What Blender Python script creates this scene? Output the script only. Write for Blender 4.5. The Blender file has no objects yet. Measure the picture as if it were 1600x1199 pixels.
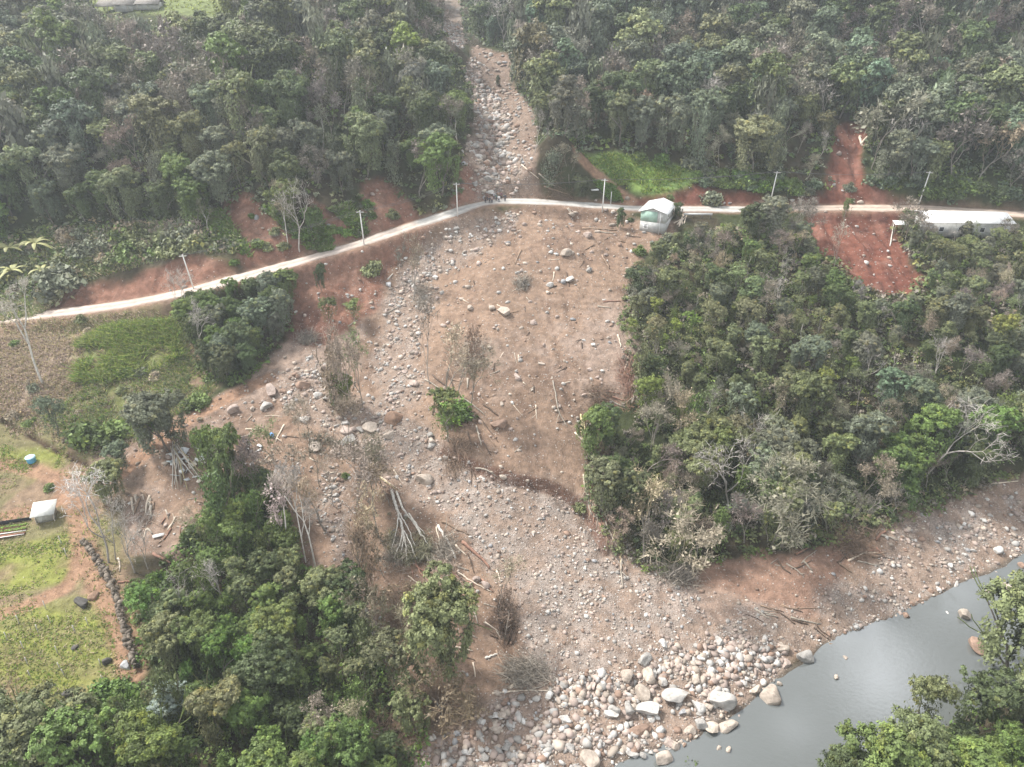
import bpy, bmesh, math, random
import numpy as np
R = math.radians
random.seed(7)
rng = np.random.default_rng(7)
sc = bpy.context.scene
COL = sc.collection

# ------------------------------------------------------------------ camera
CAM_H = 80.0
PITCH = R(30.0)
FPX = 1142.0                       # focal length in pixels of the 1600 px wide photograph
cam_d = bpy.data.cameras.new('camera')
cam = bpy.data.objects.new('camera', cam_d)
COL.objects.link(cam)
cam.location = (0, 0, CAM_H)
cam.rotation_euler = (math.pi / 2 - PITCH, 0, 0)
cam_d.sensor_width = 36.0
cam_d.lens = 36.0 * FPX / 1600.0
cam_d.clip_start = 0.5
cam_d.clip_end = 3000.0
sc.camera = cam

# ------------------------------------------------------------------ light
SUN_EL, SUN_AZ = R(52), R(-62)     # azimuth from +Y, negative = to the left
world = bpy.data.worlds.new('World')
sc.world = world
world.use_nodes = True
wn = world.node_tree
for n in list(wn.nodes):
    wn.nodes.remove(n)
w_out = wn.nodes.new('ShaderNodeOutputWorld')
w_bg = wn.nodes.new('ShaderNodeBackground')
w_sky = wn.nodes.new('ShaderNodeTexSky')
w_sky.sky_type = 'NISHITA'
w_sky.sun_disc = False
w_sky.sun_elevation = SUN_EL
w_sky.sun_rotation = SUN_AZ
w_hsv = wn.nodes.new('ShaderNodeHueSaturation')      # overcast: the blue is veiled by cloud
w_hsv.inputs['Saturation'].default_value = 0.14
w_tc = wn.nodes.new('ShaderNodeTexCoord')
w_noise = wn.nodes.new('ShaderNodeTexNoise')
w_noise.inputs['Scale'].default_value = 3.2
w_noise.inputs['Detail'].default_value = 5
w_map = wn.nodes.new('ShaderNodeMapRange')
w_map.inputs[1].default_value = 0.38
w_map.inputs[2].default_value = 0.66
w_map.inputs[3].default_value = 0.7
w_map.inputs[4].default_value = 2.3
w_mul = wn.nodes.new('ShaderNodeVectorMath')
w_mul.operation = 'SCALE'
wn.links.new(w_tc.outputs['Generated'], w_noise.inputs['Vector'])
wn.links.new(w_noise.outputs['Fac'], w_map.inputs[0])
wn.links.new(w_sky.outputs['Color'], w_hsv.inputs['Color'])
# bright patches added to the sky, aimed so the river mirrors them
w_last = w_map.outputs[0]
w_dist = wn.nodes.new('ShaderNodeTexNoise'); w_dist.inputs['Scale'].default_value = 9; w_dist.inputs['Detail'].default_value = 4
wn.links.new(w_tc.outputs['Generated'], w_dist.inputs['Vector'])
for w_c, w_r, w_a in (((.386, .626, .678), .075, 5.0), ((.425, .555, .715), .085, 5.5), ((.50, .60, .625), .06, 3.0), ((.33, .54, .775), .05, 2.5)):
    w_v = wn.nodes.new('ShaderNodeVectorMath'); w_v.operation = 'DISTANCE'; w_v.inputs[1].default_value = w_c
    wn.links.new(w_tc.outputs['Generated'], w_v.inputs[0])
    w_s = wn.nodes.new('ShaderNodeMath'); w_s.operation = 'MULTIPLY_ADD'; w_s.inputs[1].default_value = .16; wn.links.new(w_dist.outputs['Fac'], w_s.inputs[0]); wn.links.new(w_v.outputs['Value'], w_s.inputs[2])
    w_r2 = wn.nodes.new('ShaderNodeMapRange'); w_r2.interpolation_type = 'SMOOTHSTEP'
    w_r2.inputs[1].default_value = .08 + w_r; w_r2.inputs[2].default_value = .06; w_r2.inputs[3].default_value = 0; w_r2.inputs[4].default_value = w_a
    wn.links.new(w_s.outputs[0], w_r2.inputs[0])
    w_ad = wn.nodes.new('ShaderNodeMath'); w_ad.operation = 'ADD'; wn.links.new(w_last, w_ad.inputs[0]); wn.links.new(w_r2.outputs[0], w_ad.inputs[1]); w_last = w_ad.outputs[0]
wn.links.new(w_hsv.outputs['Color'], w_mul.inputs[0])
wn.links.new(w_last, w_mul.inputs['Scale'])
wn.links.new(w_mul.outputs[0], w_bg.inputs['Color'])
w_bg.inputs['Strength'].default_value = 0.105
wn.links.new(w_bg.outputs['Background'], w_out.inputs['Surface'])

sun_d = bpy.data.lights.new('sun', 'SUN')
sun_d.energy = 2.7
sun_d.angle = R(9)
sun_d.color = (1.0, 0.955, 0.89)
sun = bpy.data.objects.new('sun', sun_d)
COL.objects.link(sun)
sun.rotation_euler = (math.pi / 2 - SUN_EL, 0, math.pi - SUN_AZ)
# sun direction check: light comes from azimuth SUN_AZ (about +Y)
sv = (math.sin(SUN_AZ) * math.cos(SUN_EL), math.cos(SUN_AZ) * math.cos(SUN_EL), math.sin(SUN_EL))
from mathutils import Vector
sun.rotation_euler = Vector(sv).to_track_quat('Z', 'Y').to_euler()
sc.view_settings.view_transform = 'Standard'
sc.view_settings.look = 'None'
sc.view_settings.gamma = 1.0
sc.view_settings.exposure = 1.46
sc.cycles.max_bounces = 5
sc.cycles.diffuse_bounces = 2
sc.cycles.glossy_bounces = 2
sc.cycles.transmission_bounces = 2
sc.cycles.volume_bounces = 1
sc.cycles.transparent_max_bounces = 4

# ------------------------------------------------------------------ numpy helpers
def smooth(a, b, x):
    t = np.clip((x - a) / (b - a), 0, 1)
    return t * t * (3 - 2 * t)

class VNoise:
    def __init__(s, seed, n=256):
        s.n = n
        s.g = np.random.default_rng(seed).random((n, n))
    def __call__(s, x, y, scale):
        x = np.asarray(x) / scale + 1000.37
        y = np.asarray(y) / scale + 1000.71
        xi = np.floor(x).astype(int); yi = np.floor(y).astype(int)
        fx = x - xi; fy = y - yi
        fx = fx * fx * (3 - 2 * fx); fy = fy * fy * (3 - 2 * fy)
        n = s.n
        a = s.g[yi % n, xi % n]; b = s.g[yi % n, (xi + 1) % n]
        c = s.g[(yi + 1) % n, xi % n]; d = s.g[(yi + 1) % n, (xi + 1) % n]
        return (a * (1 - fx) + b * fx) * (1 - fy) + (c * (1 - fx) + d * fx) * fy
VN = VNoise(3)
VN2 = VNoise(11)
def fbm(x, y, scale, oct=4, vn=VN):
    s = 0; a = 1; t = 0
    for o in range(oct):
        s = s + a * (vn(x + 13.7 * o, y - 7.1 * o, scale) - .5); t += a
        a *= .55; scale *= .5
    return s / t * 2

cp, sp = math.cos(PITCH), math.sin(PITCH)
def ray(px, py):
    u = (np.asarray(px, float) - 800) / FPX
    v = (599.5 - np.asarray(py, float)) / FPX
    return np.stack([u, cp + v * sp, -sp + v * cp], -1)
def proj(x, y, z):
    """world -> photograph pixel"""
    dz = np.asarray(z) - CAM_H
    f = y * cp - dz * sp
    up = y * sp + dz * cp
    return 800 + FPX * x / f, 599.5 - FPX * up / f

# ------------------------------------------------------------------ terrain control points: pixel + height
CT = """
960,1199,.2 1100,1150,.2 1170,1090,.2 1240,1035,.2 1300,995,.2 1400,960,.2 1500,910,.2 1600,862,.2 1750,800,.3 850,1260,.2
1100,1199,-1 1250,1120,-1.3 1400,1050,-1.3 1530,980,-1.2 1650,910,-1.2 950,1300,-1 1000,1230,-.6
1150,1300,.3 1330,1230,.3 1450,1150,.3 1560,1080,.4 1750,980,.5 1300,1400,2.5 1500,1280,4 1700,1150,5 1700,1400,7
0,1199,2.5 300,1199,3 600,1199,1.5 0,1350,3 300,1400,3 700,1350,.8 -200,1199,3
700,1150,1.1 900,1100,1.2 1050,1060,1.2 1150,1000,1.8 1250,930,2.2 1000,950,3 1100,890,3.2 1400,850,2.4 1350,900,1.8 1500,820,2.2 1600,770,2.7 1750,730,3
900,900,4.5 800,950,4 850,1020,2.8 800,850,6 700,780,8.5 650,720,10 600,660,12 900,790,7 930,850,5.5
800,720,11.7 880,720,10.7 720,690,12 760,600,16.5 900,600,16 980,600,15.5 850,500,21.5 960,500,21 700,500,20.5 750,420,25.5 900,420,26 980,420,25.5 850,350,30.5 950,350,30.5 1020,365,30 720,370,28.5
640,520,17.5 610,600,14 640,430,23 560,600,13.2 500,560,15 440,600,14 480,650,12.3 420,640,13 350,650,12.5 520,760,9 450,800,7.5 560,850,6.5 600,930,5 650,850,7 660,1000,3.2 560,1050,3 480,950,4.5 730,1050,2 350,720,10.5 300,750,9.5
500,430,24.5 450,480,20 540,480,20.5 600,400,26.5 300,520,18 360,590,14.5 400,500,19
0,560,15 0,620,12.5 0,700,9.5 100,650,11 200,560,15.5 250,600,13.5 200,680,10.5 120,740,8.2 50,720,8.5 -150,600,13 0,800,6.2 80,800,6.5 150,800,6.5 0,900,4.6 100,920,4.5 180,950,4.2 0,1000,3.8 150,1040,3.4 60,1100,3 -150,900,4.6 -150,750,8 250,850,5.5 250,950,4.2 330,850,6 400,900,5.2 300,1050,3.3 450,1050,3.3
-150,530,16.5 0,500,18 200,475,21 370,435,25 470,408,27 570,378,29 700,335,32 780,315,33 880,315,32.8 1000,327,32 1150,327,32 1300,325,32 1450,325,32 1600,335,31.5 1750,340,31.5
0,450,20.5 150,430,23.5 270,400,27 0,400,24.5 0,300,35.4 150,300,36 300,320,34 420,330,34.5 560,300,36 650,290,36 600,200,46 700,220,44 720,160,48.5
400,200,47 250,200,46 100,200,46 0,200,45 -150,200,45 400,100,57 600,100,56.5 250,100,56 0,100,55 400,30,66 600,30,65.5 700,60,61 200,20,66.5 300,20,67 200,5,67 0,0,68.5 -150,0,69
790,300,34.5 780,260,37.5 775,230,40 770,200,43 755,150,48 750,100,53.5 735,60,57.5 715,20,63 705,0,66
840,230,42.5 830,180,46.5 870,200,47.5 900,230,42 960,280,36 1000,300,34.2 1000,240,41 1050,280,36.5 1100,290,35.5 1200,290,35.5 1350,290,35.5 1500,290,36 1600,290,36 1200,220,43 1320,200,44.5 1450,220,43 1600,220,43 1100,200,44.5 1000,180,46.5 1000,100,55 1200,100,55 1400,100,56 1600,100,56 900,120,53 820,120,51 850,60,60.5 790,60,58.5 1000,30,65.5 1200,20,67 1400,20,67.5 1600,20,67.5 1800,200,45 1800,20,67
1060,400,27.5 1150,360,30.5 1150,450,24.5 1150,550,19 1050,500,21.5 1000,500,21 1000,560,18 1050,650,13 1000,650,13.5 960,700,10.5 970,780,7.5 1000,850,5 1100,750,9 1200,650,13 1300,550,18.5 1300,450,24 1300,360,29.8 1380,350,30 1400,430,25.5 1450,550,18.5 1600,550,18 1600,450,23.5 1500,380,28 1600,380,28 1400,700,9.5 1500,650,12 1600,650,11.5 1200,800,6 1350,790,5 1500,740,5.5 1750,600,13 1750,450,23
"""
pts = []
for tok in CT.split():
    a, b, c = map(float, tok.split(','))
    d = ray(a, b)
    t = (c - CAM_H) / d[2]
    pts.append((d[0] * t, d[1] * t, c))
pts += [(-250, 400, 112), (-120, 400, 100), (-150, 330, 72), (0, 400, 95), (150, 400, 118), (280, 400, 122), (-60, 400, 96), (-280, 250, 70), (280, 250, 72),
        (-280, 150, 30), (280, 150, 32), (-200, 60, 5), (200, 60, 8), (0, 0, 1), (-100, 0, 3), (100, 0, 6), (-20, 340, 67), (60, 340, 84), (-60, 340, 78), (150, 330, 86)]
pts = np.array(pts)
def tps_fit(p, lam):
    n = len(p)
    xy = p[:, :2] / 100
    r2 = ((xy[:, None] - xy[None]) ** 2).sum(-1)
    K = .5 * r2 * np.log(r2 + 1e-12) + lam * np.eye(n)
    Pm = np.c_[np.ones(n), xy]
    A = np.zeros((n + 3, n + 3)); A[:n, :n] = K; A[:n, n:] = Pm; A[n:, :n] = Pm.T
    return np.linalg.solve(A, np.r_[p[:, 2], 0, 0, 0])
tw = tps_fit(pts, 0.0006)
def tps(x, y):
    x = np.asarray(x, float).ravel() / 100; y = np.asarray(y, float).ravel() / 100
    out = np.empty(len(x))
    for s in range(0, len(x), 40000):
        e = slice(s, s + 40000)
        r2 = (x[e, None] - pts[None, :, 0] / 100) ** 2 + (y[e, None] - pts[None, :, 1] / 100) ** 2
        out[e] = (.5 * r2 * np.log(r2 + 1e-12)) @ tw[:-3] + tw[-3] + tw[-2] * x[e] + tw[-1] * y[e]
    return out
# coarse grid of the smooth terrain
GX = np.arange(-300, 301, 2.0); GY = np.arange(-30, 441, 2.0)
gxx, gyy = np.meshgrid(GX, GY)
G0 = tps(gxx, gyy).reshape(gxx.shape)

class Field:
    def __init__(s, xs, ys, g): s.xs, s.ys, s.g = xs, ys, g
    def __call__(s, x, y):
        x = np.clip(np.asarray(x, float), s.xs[0], s.xs[-1] - 1e-6); y = np.clip(np.asarray(y, float), s.ys[0], s.ys[-1] - 1e-6)
        i = np.searchsorted(s.xs, x, 'right') - 1; j = np.searchsorted(s.ys, y, 'right') - 1
        i = np.clip(i, 0, len(s.xs) - 2); j = np.clip(j, 0, len(s.ys) - 2)
        fx = (x - s.xs[i]) / (s.xs[i + 1] - s.xs[i]); fy = (y - s.ys[j]) / (s.ys[j + 1] - s.ys[j])
        g = s.g
        return (g[j, i] * (1 - fx) + g[j, i + 1] * fx) * (1 - fy) + (g[j + 1, i] * (1 - fx) + g[j + 1, i + 1] * fx) * fy
H0 = Field(GX, GY, G0)
def hit(px, py, H):
    """pixels -> the first point of the ground seen through them"""
    d = ray(px, py).reshape(-1, 3)
    n = len(d); t = np.full(n, 30.0); done = np.zeros(n, bool); prev = t.copy()
    for k in range(900):
        tt = t + .5
        p = d * tt[:, None]
        below = (CAM_H + p[:, 2]) < H(p[:, 0], p[:, 1])
        newly = below & ~done
        done |= below
        t = np.where(done, t, tt)
        if done.all(): break
    lo = t.copy(); hi = t + .5
    for k in range(12):
        m = (lo + hi) / 2
        p = d * m[:, None]
        below = (CAM_H + p[:, 2]) < H(p[:, 0], p[:, 1])
        hi = np.where(below, m, hi); lo = np.where(below, lo, m)
    p = d * hi[:, None]
    return np.c_[p[:, 0], p[:, 1], CAM_H + p[:, 2]], done

def poly_w(pp, H=H0):
    a = np.array(pp, float)
    # densify so that straight edges in the photograph follow the ground
    q = []
    for i in range(len(a)):
        b = a[(i + 1) % len(a)]
        for s in (0, .5): q.append(a[i] * (1 - s) + b * s)
    q = np.array(q)
    w, ok = hit(q[:, 0], q[:, 1], H)
    return w[:, :2]
def sdist(x, y, poly):
    """signed distance to polygon, positive inside"""
    x = np.asarray(x, float); y = np.asarray(y, float); sh = x.shape
    x = x.ravel(); y = y.ravel()
    mn = poly.min(0) - 12; mx = poly.max(0) + 12
    out = np.full(len(x), -12.0)
    sel = np.where((x > mn[0]) & (x < mx[0]) & (y > mn[1]) & (y < mx[1]))[0]
    X = x[sel]; Y = y[sel]
    dmin = np.full(len(sel), 1e9); ins = np.zeros(len(sel), bool)
    n = len(poly)
    for i in range(n):
        ax, ay = poly[i]; bx, by = poly[(i + 1) % n]
        ex, ey = bx - ax, by - ay
        L = ex * ex + ey * ey + 1e-12
        t = np.clip(((X - ax) * ex + (Y - ay) * ey) / L, 0, 1)
        dmin = np.minimum(dmin, (X - ax - t * ex) ** 2 + (Y - ay - t * ey) ** 2)
        c = ((ay > Y) != (by > Y)) & (X < (bx - ax) * (Y - ay) / (by - ay + 1e-12) + ax)
        ins ^= c
    out[sel] = np.where(ins, 1, -1) * np.sqrt(dmin)
    return out.reshape(sh)
def ldist(x, y, line):
    """distance to polyline and index-like position along it"""
    x = np.asarray(x, float); y = np.asarray(y, float)
    best = np.full(x.shape, 1e9); pos = np.zeros(x.shape); acc = 0
    for i in range(len(line) - 1):
        ax, ay = line[i][:2]; bx, by = line[i + 1][:2]
        ex, ey = bx - ax, by - ay; L = ex * ex + ey * ey + 1e-12
        t = np.clip(((x - ax) * ex + (y - ay) * ey) / L, 0, 1)
        d = np.hypot(x - ax - t * ex, y - ay - t * ey)
        m = d < best
        best = np.where(m, d, best); pos = np.where(m, i + t, pos)
    return best, pos
def resample(line, step):
    line = np.array(line, float)
    seg = np.r_[0, np.cumsum(np.hypot(*(np.diff(line[:, :2], axis=0).T)))]
    n = max(2, int(seg[-1] / step) + 1)
    s = np.linspace(0, seg[-1], n)
    out = np.stack([np.interp(s, seg, line[:, k]) for k in range(line.shape[1])], 1)
    for _ in range(6):
        out[1:-1] = (out[:-2] + 2 * out[1:-1] + out[2:]) / 4
    return out

# ------------------------------------------------------------------ road
road_px = [(-260, 548, 15.6), (-150, 530, 16.5), (0, 500, 18), (100, 488, 19.5), (200, 475, 21), (290, 457, 23.2), (370, 435, 25), (470, 408, 27), (570, 378, 29), (640, 354, 30.7), (700, 335, 32),
           (740, 321, 32.8), (780, 314, 33), (840, 315, 32.9), (900, 319, 32.5), (1000, 326.5, 32), (1150, 327, 32), (1300, 325, 32), (1450, 325, 32), (1600, 335, 31.5), (1750, 340, 31.5), (1950, 345, 31.5)]
rl = []
for a, b, c in road_px:
    d = ray(a, b); t = (c - CAM_H) / d[2]; rl.append((d[0] * t, d[1] * t, c))
ROAD = resample(rl, 1.0)
ROAD_W = 2.1

# ------------------------------------------------------------------ areas of the ground, outlined in the photograph and cast onto the terrain
A = {
 'mud': [(690, 340), (860, 322), (1000, 340), (1060, 345), (1060, 372), (1010, 400), (985, 470), (1005, 600), (960, 650), (915, 700), (935, 800), (985, 890), (1100, 885), (1300, 855), (1400, 810), (1600, 748), (1760, 720), (1760, 800),
         (1600, 866), (1400, 965), (1240, 1040), (1170, 1100), (1080, 1165), (980, 1240), (560, 1260), (620, 1150), (630, 1080), (560, 990), (520, 900), (440, 880), (410, 800), (330, 790), (280, 860), (200, 860), (190, 760), (130, 745), (150, 710),
         (300, 640), (370, 600), (440, 540), (500, 470), (560, 440), (640, 390)],
 'slip_l': [(60, 490), (90, 452), (160, 438), (250, 418), (290, 398), (380, 418), (350, 312), (385, 300), (430, 345), (500, 393), (482, 340), (490, 310), (520, 335), (575, 365), (560, 278), (605, 282), (655, 335), (700, 325), (722, 262), (745, 258),
            (760, 300), (775, 315), (700, 345), (570, 392), (370, 450), (270, 478), (200, 492), (60, 508)],
 'slip_b': [(440, 425), (570, 388), (700, 345), (730, 340), (660, 390), (610, 430), (590, 480), (545, 520), (490, 545), (450, 530), (465, 470)],
 'slip_r': [(880, 300), (960, 312), (1050, 305), (1090, 288), (1130, 298), (1220, 305), (1290, 300), (1305, 200), (1325, 190), (1355, 200), (1345, 240), (1345, 290), (1430, 308), (1430, 330), (880, 325)],
 'slip_f': [(1250, 322), (1400, 322), (1405, 370), (1445, 435), (1420, 455), (1380, 460), (1335, 430), (1285, 395)],
 'gully': [(738, 72), (795, 85), (805, 130), (838, 190), (830, 240), (850, 285), (910, 318), (750, 318), (722, 262), (742, 185), (733, 120)],
 'gully_t': [(688, -20), (716, -20), (727, 62), (700, 82), (685, 30)],
 'g_up': [(738, 90), (765, 140), (795, 190), (800, 245), (830, 285), (850, 316), (755, 316), (732, 235), (745, 190), (733, 130)],
 'g_mid': [(715, 345), (800, 335), (818, 350), (750, 392), (690, 428), (662, 500), (655, 560), (660, 640), (610, 640), (590, 560), (600, 490), (615, 430), (670, 375)],
 'g_ctr': [(430, 585), (500, 545), (535, 610), (640, 640), (700, 700), (780, 745), (900, 775), (950, 850), (1040, 905), (1200, 950), (1290, 990), (1200, 1080), (1090, 1160), (960, 1230), (600, 1230), (700, 1110), (830, 1060), (800, 940), (720, 840),
           (600, 750), (520, 700), (445, 640)],
 'g_chan': [(500, 700), (545, 760), (560, 860), (600, 960), (600, 1010), (545, 960), (515, 880), (500, 790)],
 'g_bar': [(1290, 930), (1400, 830), (1600, 758), (1760, 730), (1760, 800), (1600, 866), (1400, 962), (1290, 1000)],
 'boulders': [(620, 1175), (760, 1110), (870, 1065), (980, 1030), (1080, 1000), (1170, 990), (1250, 1020), (1170, 1085), (1090, 1150), (960, 1230), (600, 1230)],
 'grass_r': [(905, 235), (960, 240), (1050, 258), (1090, 270), (1080, 292), (1020, 305), (985, 300), (930, 262)],
 'farm': [(-200, 512), (0, 508), (265, 482), (350, 600), (300, 640), (210, 700), (150, 720), (200, 860), (225, 1040), (160, 1130), (-200, 1200)],
 'gr_a': [(115, 545), (170, 515), (280, 500), (300, 560), (335, 600), (310, 630), (230, 680), (130, 700), (70, 655), (130, 610)],
 'gr_b': [(-100, 855), (50, 845), (100, 835), (112, 870), (100, 905), (-100, 965)],
 'gr_c': [(-150, 990), (60, 945), (150, 925), (175, 985), (185, 1040), (170, 1075), (90, 1095), (-100, 1140)],
 'gr_d': [(-60, 690), (60, 700), (100, 700), (90, 735), (60, 745), (-60, 700)],
 'dry_l': [(-200, 400), (60, 372), (250, 352), (370, 395), (290, 400), (110, 445), (60, 495), (-200, 530)],
 'plateau': [(130, 22), (330, 26), (440, 12), (640, -20), (100, -60)],
 'litter': [(-100, 540), (60, 520), (130, 540), (130, 600), (60, 650), (-100, 660)],
 'pink': [(1040, 905), (1100, 880), (1200, 870), (1320, 850), (1330, 880), (1290, 960), (1180, 975), (1060, 960)],
 'dark_seep': [(440, 500), (500, 480), (520, 500), (500, 530), (450, 535)],
}
AW = {k: poly_w(v) for k, v in A.items()}
TRACKS_PX = [
    ([(-60, 715), (30, 728), (95, 748), (112, 768), (90, 785), (-60, 822)], 1.0),
    ([(105, 765), (122, 800), (128, 850), (150, 900), (180, 960), (200, 1010), (205, 1055)], 1.3),
    ([(128, 850), (112, 915), (50, 950), (-60, 985)], .9),
    ([(140, 745), (200, 735), (300, 655), (420, 590)], 1.3),
    ([(905, 240), (940, 275), (985, 312)], 1.2),
]
tracks = []
for tp, w in TRACKS_PX:
    q = np.array(tp, float)
    ww, ok = hit(q[:, 0], q[:, 1], H0)
    tracks.append((resample(ww, 1.0), w))
SCARP = resample(hit([690, 720, 760, 800, 850, 885, 915, 930, 945], [705, 722, 742, 755, 762, 778, 800, 830, 860], H0)[0], .7)
CRACK = resample(hit([5, 20, 50, 95, 130, 160], [655, 668, 680, 708, 725, 733], H0)[0], .5)
RIVER = poly_w([(900, 1215), (985, 1185), (1080, 1155), (1130, 1125), (1175, 1090), (1240, 1038), (1300, 1000), (1400, 962), (1500, 910), (1600, 866), (1760, 800), (1750, 985), (1560, 1085), (1450, 1155), (1330, 1235), (1150, 1300)])

# ------------------------------------------------------------------ fine terrain grid
xs = np.unique(np.r_[np.arange(-300, -135, 3.0), np.arange(-135, 135, .5), np.arange(135, 301, 3.0)])
ys = np.unique(np.r_[np.arange(-30, 25, 3.0), np.arange(25, 205, .45), np.arange(205, 300, 1.0), np.arange(300, 441, 3.0)])
X, Y = np.meshgrid(xs, ys)
Z = H0(X, Y)
def area(k, soft=1.0, warp=1.6, x=None, y=None):
    xx = X if x is None else x; yy = Y if y is None else y
    d = sdist(xx, yy, AW[k]) + warp * fbm(xx, yy, 7.0, 3) + warp * .35 * fbm(xx, yy, 1.6, 2, VN2)
    return smooth(-soft, soft, d)
M = {k: area(k) for k in A}
for k in ('g_up', 'g_mid', 'g_ctr', 'g_chan', 'g_bar'):
    M[k] = area(k, 1.6, 2.6)
soil = np.clip(M['mud'] + M['slip_l'] + M['slip_b'] + M['slip_r'] + M['slip_f'] + M['gully'] + M['gully_t'], 0, 1)
rock = np.clip(np.maximum.reduce([M['g_up'], M['g_mid'] * .9, M['g_ctr'], M['g_chan'], M['g_bar'], M['gully_t'], M['boulders']]), 0, 1)
# relief: hummocks, rills down the slips, blocky debris
Z = Z + .8 * fbm(X, Y, 16, 3) * (1 - rock * .5)
Z += rock * (.38 * fbm(X, Y, 3.0, 4) + .10 * fbm(X, Y, .9, 2, VN2))
Z += M['mud'] * (1 - rock) * (.24 * fbm(X, Y, 4.5, 4, VN2) + .05 * fbm(X, Y, 1.1, 2))
rill = np.abs(fbm(X * 1.0, Y * .22, 3.2, 3))
for k in ('slip_l', 'slip_b', 'slip_r', 'slip_f'):
    Z -= M[k] * (.75 * (1 - smooth(0, .32, rill)) + .5 * fbm(X, Y, 2.2, 3)) * .9
Z += M['gr_a'] * .12 * fbm(X, Y, 1.2, 2)
dsc, _ = ldist(X, Y, SCARP)
# the mud lobe ends in a small cut above the stream bed
side = np.sign((X - np.interp(Y, [0, 1], [0, 0])) * 0 + 1)
uphill = sdist(X, Y, poly_w([(690, 705), (720, 722), (760, 742), (800, 755), (850, 762), (885, 778), (915, 800), (930, 830), (945, 860), (1000, 850), (1000, 600), (700, 600)]))
Z += np.where(uphill > -2, smooth(-.5, .3, uphill) * (1 - smooth(.3, 9, uphill)), 0) * 1.1 - (1 - smooth(0, 1.6, dsc)) * (uphill < 0) * .5
dcr, pcr = ldist(X, Y, CRACK)
wid = .55 + .35 * np.sin(pcr * .9) + .2 * np.sin(pcr * 2.3)
Z -= (1 - smooth(0, np.maximum(wid, .2), dcr)) * .9
Z -= M['mud'] * (1 - smooth(0, .10, np.abs(fbm(X * 1.3 + .25 * Y, Y * .28, 9, 4)))) * .28
# head scars: the slip edges bite into the slope
for k in ('slip_l', 'slip_f', 'slip_r'):
    d = sdist(X, Y, AW[k])
    Z -= smooth(-.3, 1.2, d) * .8
# pink mound of river silt
mp = hit(1255, 905, H0)[0][0]
Z += 1.3 * np.exp(-(((X - mp[0]) / 5) ** 2 + ((Y - mp[1]) / 3) ** 2)) * .8
# river bed and a clean waterline
dr = sdist(X, Y, RIVER) + .7 * fbm(X, Y, 5, 3)
Z = np.where(dr > -3, np.where(dr > 0, np.minimum(Z, .12 - .35 * np.minimum(dr, 5)), np.maximum(Z * (smooth(0, 3, -dr)) + (.12 - .12 * dr) * (1 - smooth(0, 3, -dr)), .14)), np.maximum(Z, .3))
# road bench
drd, prd = ldist(X, Y, ROAD)
zr = np.interp(prd, np.arange(len(ROAD)), ROAD[:, 2])
k = smooth(ROAD_W + .3, ROAD_W + 2.6, drd)
Z = (zr - .06) * (1 - k) + Z * k
for ln, w in tracks:
    d, _ = ldist(X, Y, ln)
    Z -= (1 - smooth(w * .6, w * 1.5, d)) * .10
H = Field(xs, ys, Z)
def at(px, py):
    w, ok = hit([px], [py], H)
    return w[0]
# ------------------------------------------------------------------ mesh helpers
def ng(m): 
    m.use_nodes = True
    return m.node_tree
def mesh_np(name, V, F, mats=(), tint=None, smooth_sh=False, midx=None):
    """V (n,3); F (m,3) or (m,4) int, or list of such; tint (n,3)"""
    me = bpy.data.meshes.new(name)
    Fs = F if isinstance(F, list) else [F]
    Fs = [np.asarray(f, np.int32) for f in Fs if len(f)]
    V = np.asarray(V, np.float32)
    me.vertices.add(len(V)); me.vertices.foreach_set('co', V.ravel())
    loops = np.concatenate([f.ravel() for f in Fs]); sizes = np.concatenate([np.full(len(f), f.shape[1]) for f in Fs])
    me.loops.add(len(loops)); me.loops.foreach_set('vertex_index', loops.astype(np.int32))
    me.polygons.add(len(sizes))
    me.polygons.foreach_set('loop_start', np.r_[0, np.cumsum(sizes)[:-1]].astype(np.int32))
    if midx is not None: me.polygons.foreach_set('material_index', np.asarray(midx, np.int32))
    me.update(calc_edges=True)
    if smooth_sh: me.polygons.foreach_set('use_smooth', np.ones(len(sizes), bool))
    if tint is not None:
        a = me.attributes.new('tint', 'FLOAT_COLOR', 'POINT')
        c = np.ones((len(V), 4), np.float32); c[:, :3] = tint
        a.data.foreach_set('color', c.ravel())
    for m in mats: me.materials.append(m)
    return me
def link(name, me, parent=None, loc=None, color=None):
    o = bpy.data.objects.new(name, me)
    COL.objects.link(o)
    if parent is not None: o.parent = parent
    if loc is not None: o.location = loc
    if color is not None: o.color = (*color, 1)
    return o
def tag(o, label=None, cat=None, group=None, kind=None):
    if label: o['label'] = label
    if cat: o['category'] = cat
    if group: o['group'] = group
    if kind: o['kind'] = kind
    return o
def empty(name, loc, rz=0.0):
    o = bpy.data.objects.new(name, None); COL.objects.link(o)
    o.location = loc; o.rotation_euler = (0, 0, rz); o.empty_display_size = .5
    return o
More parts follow.
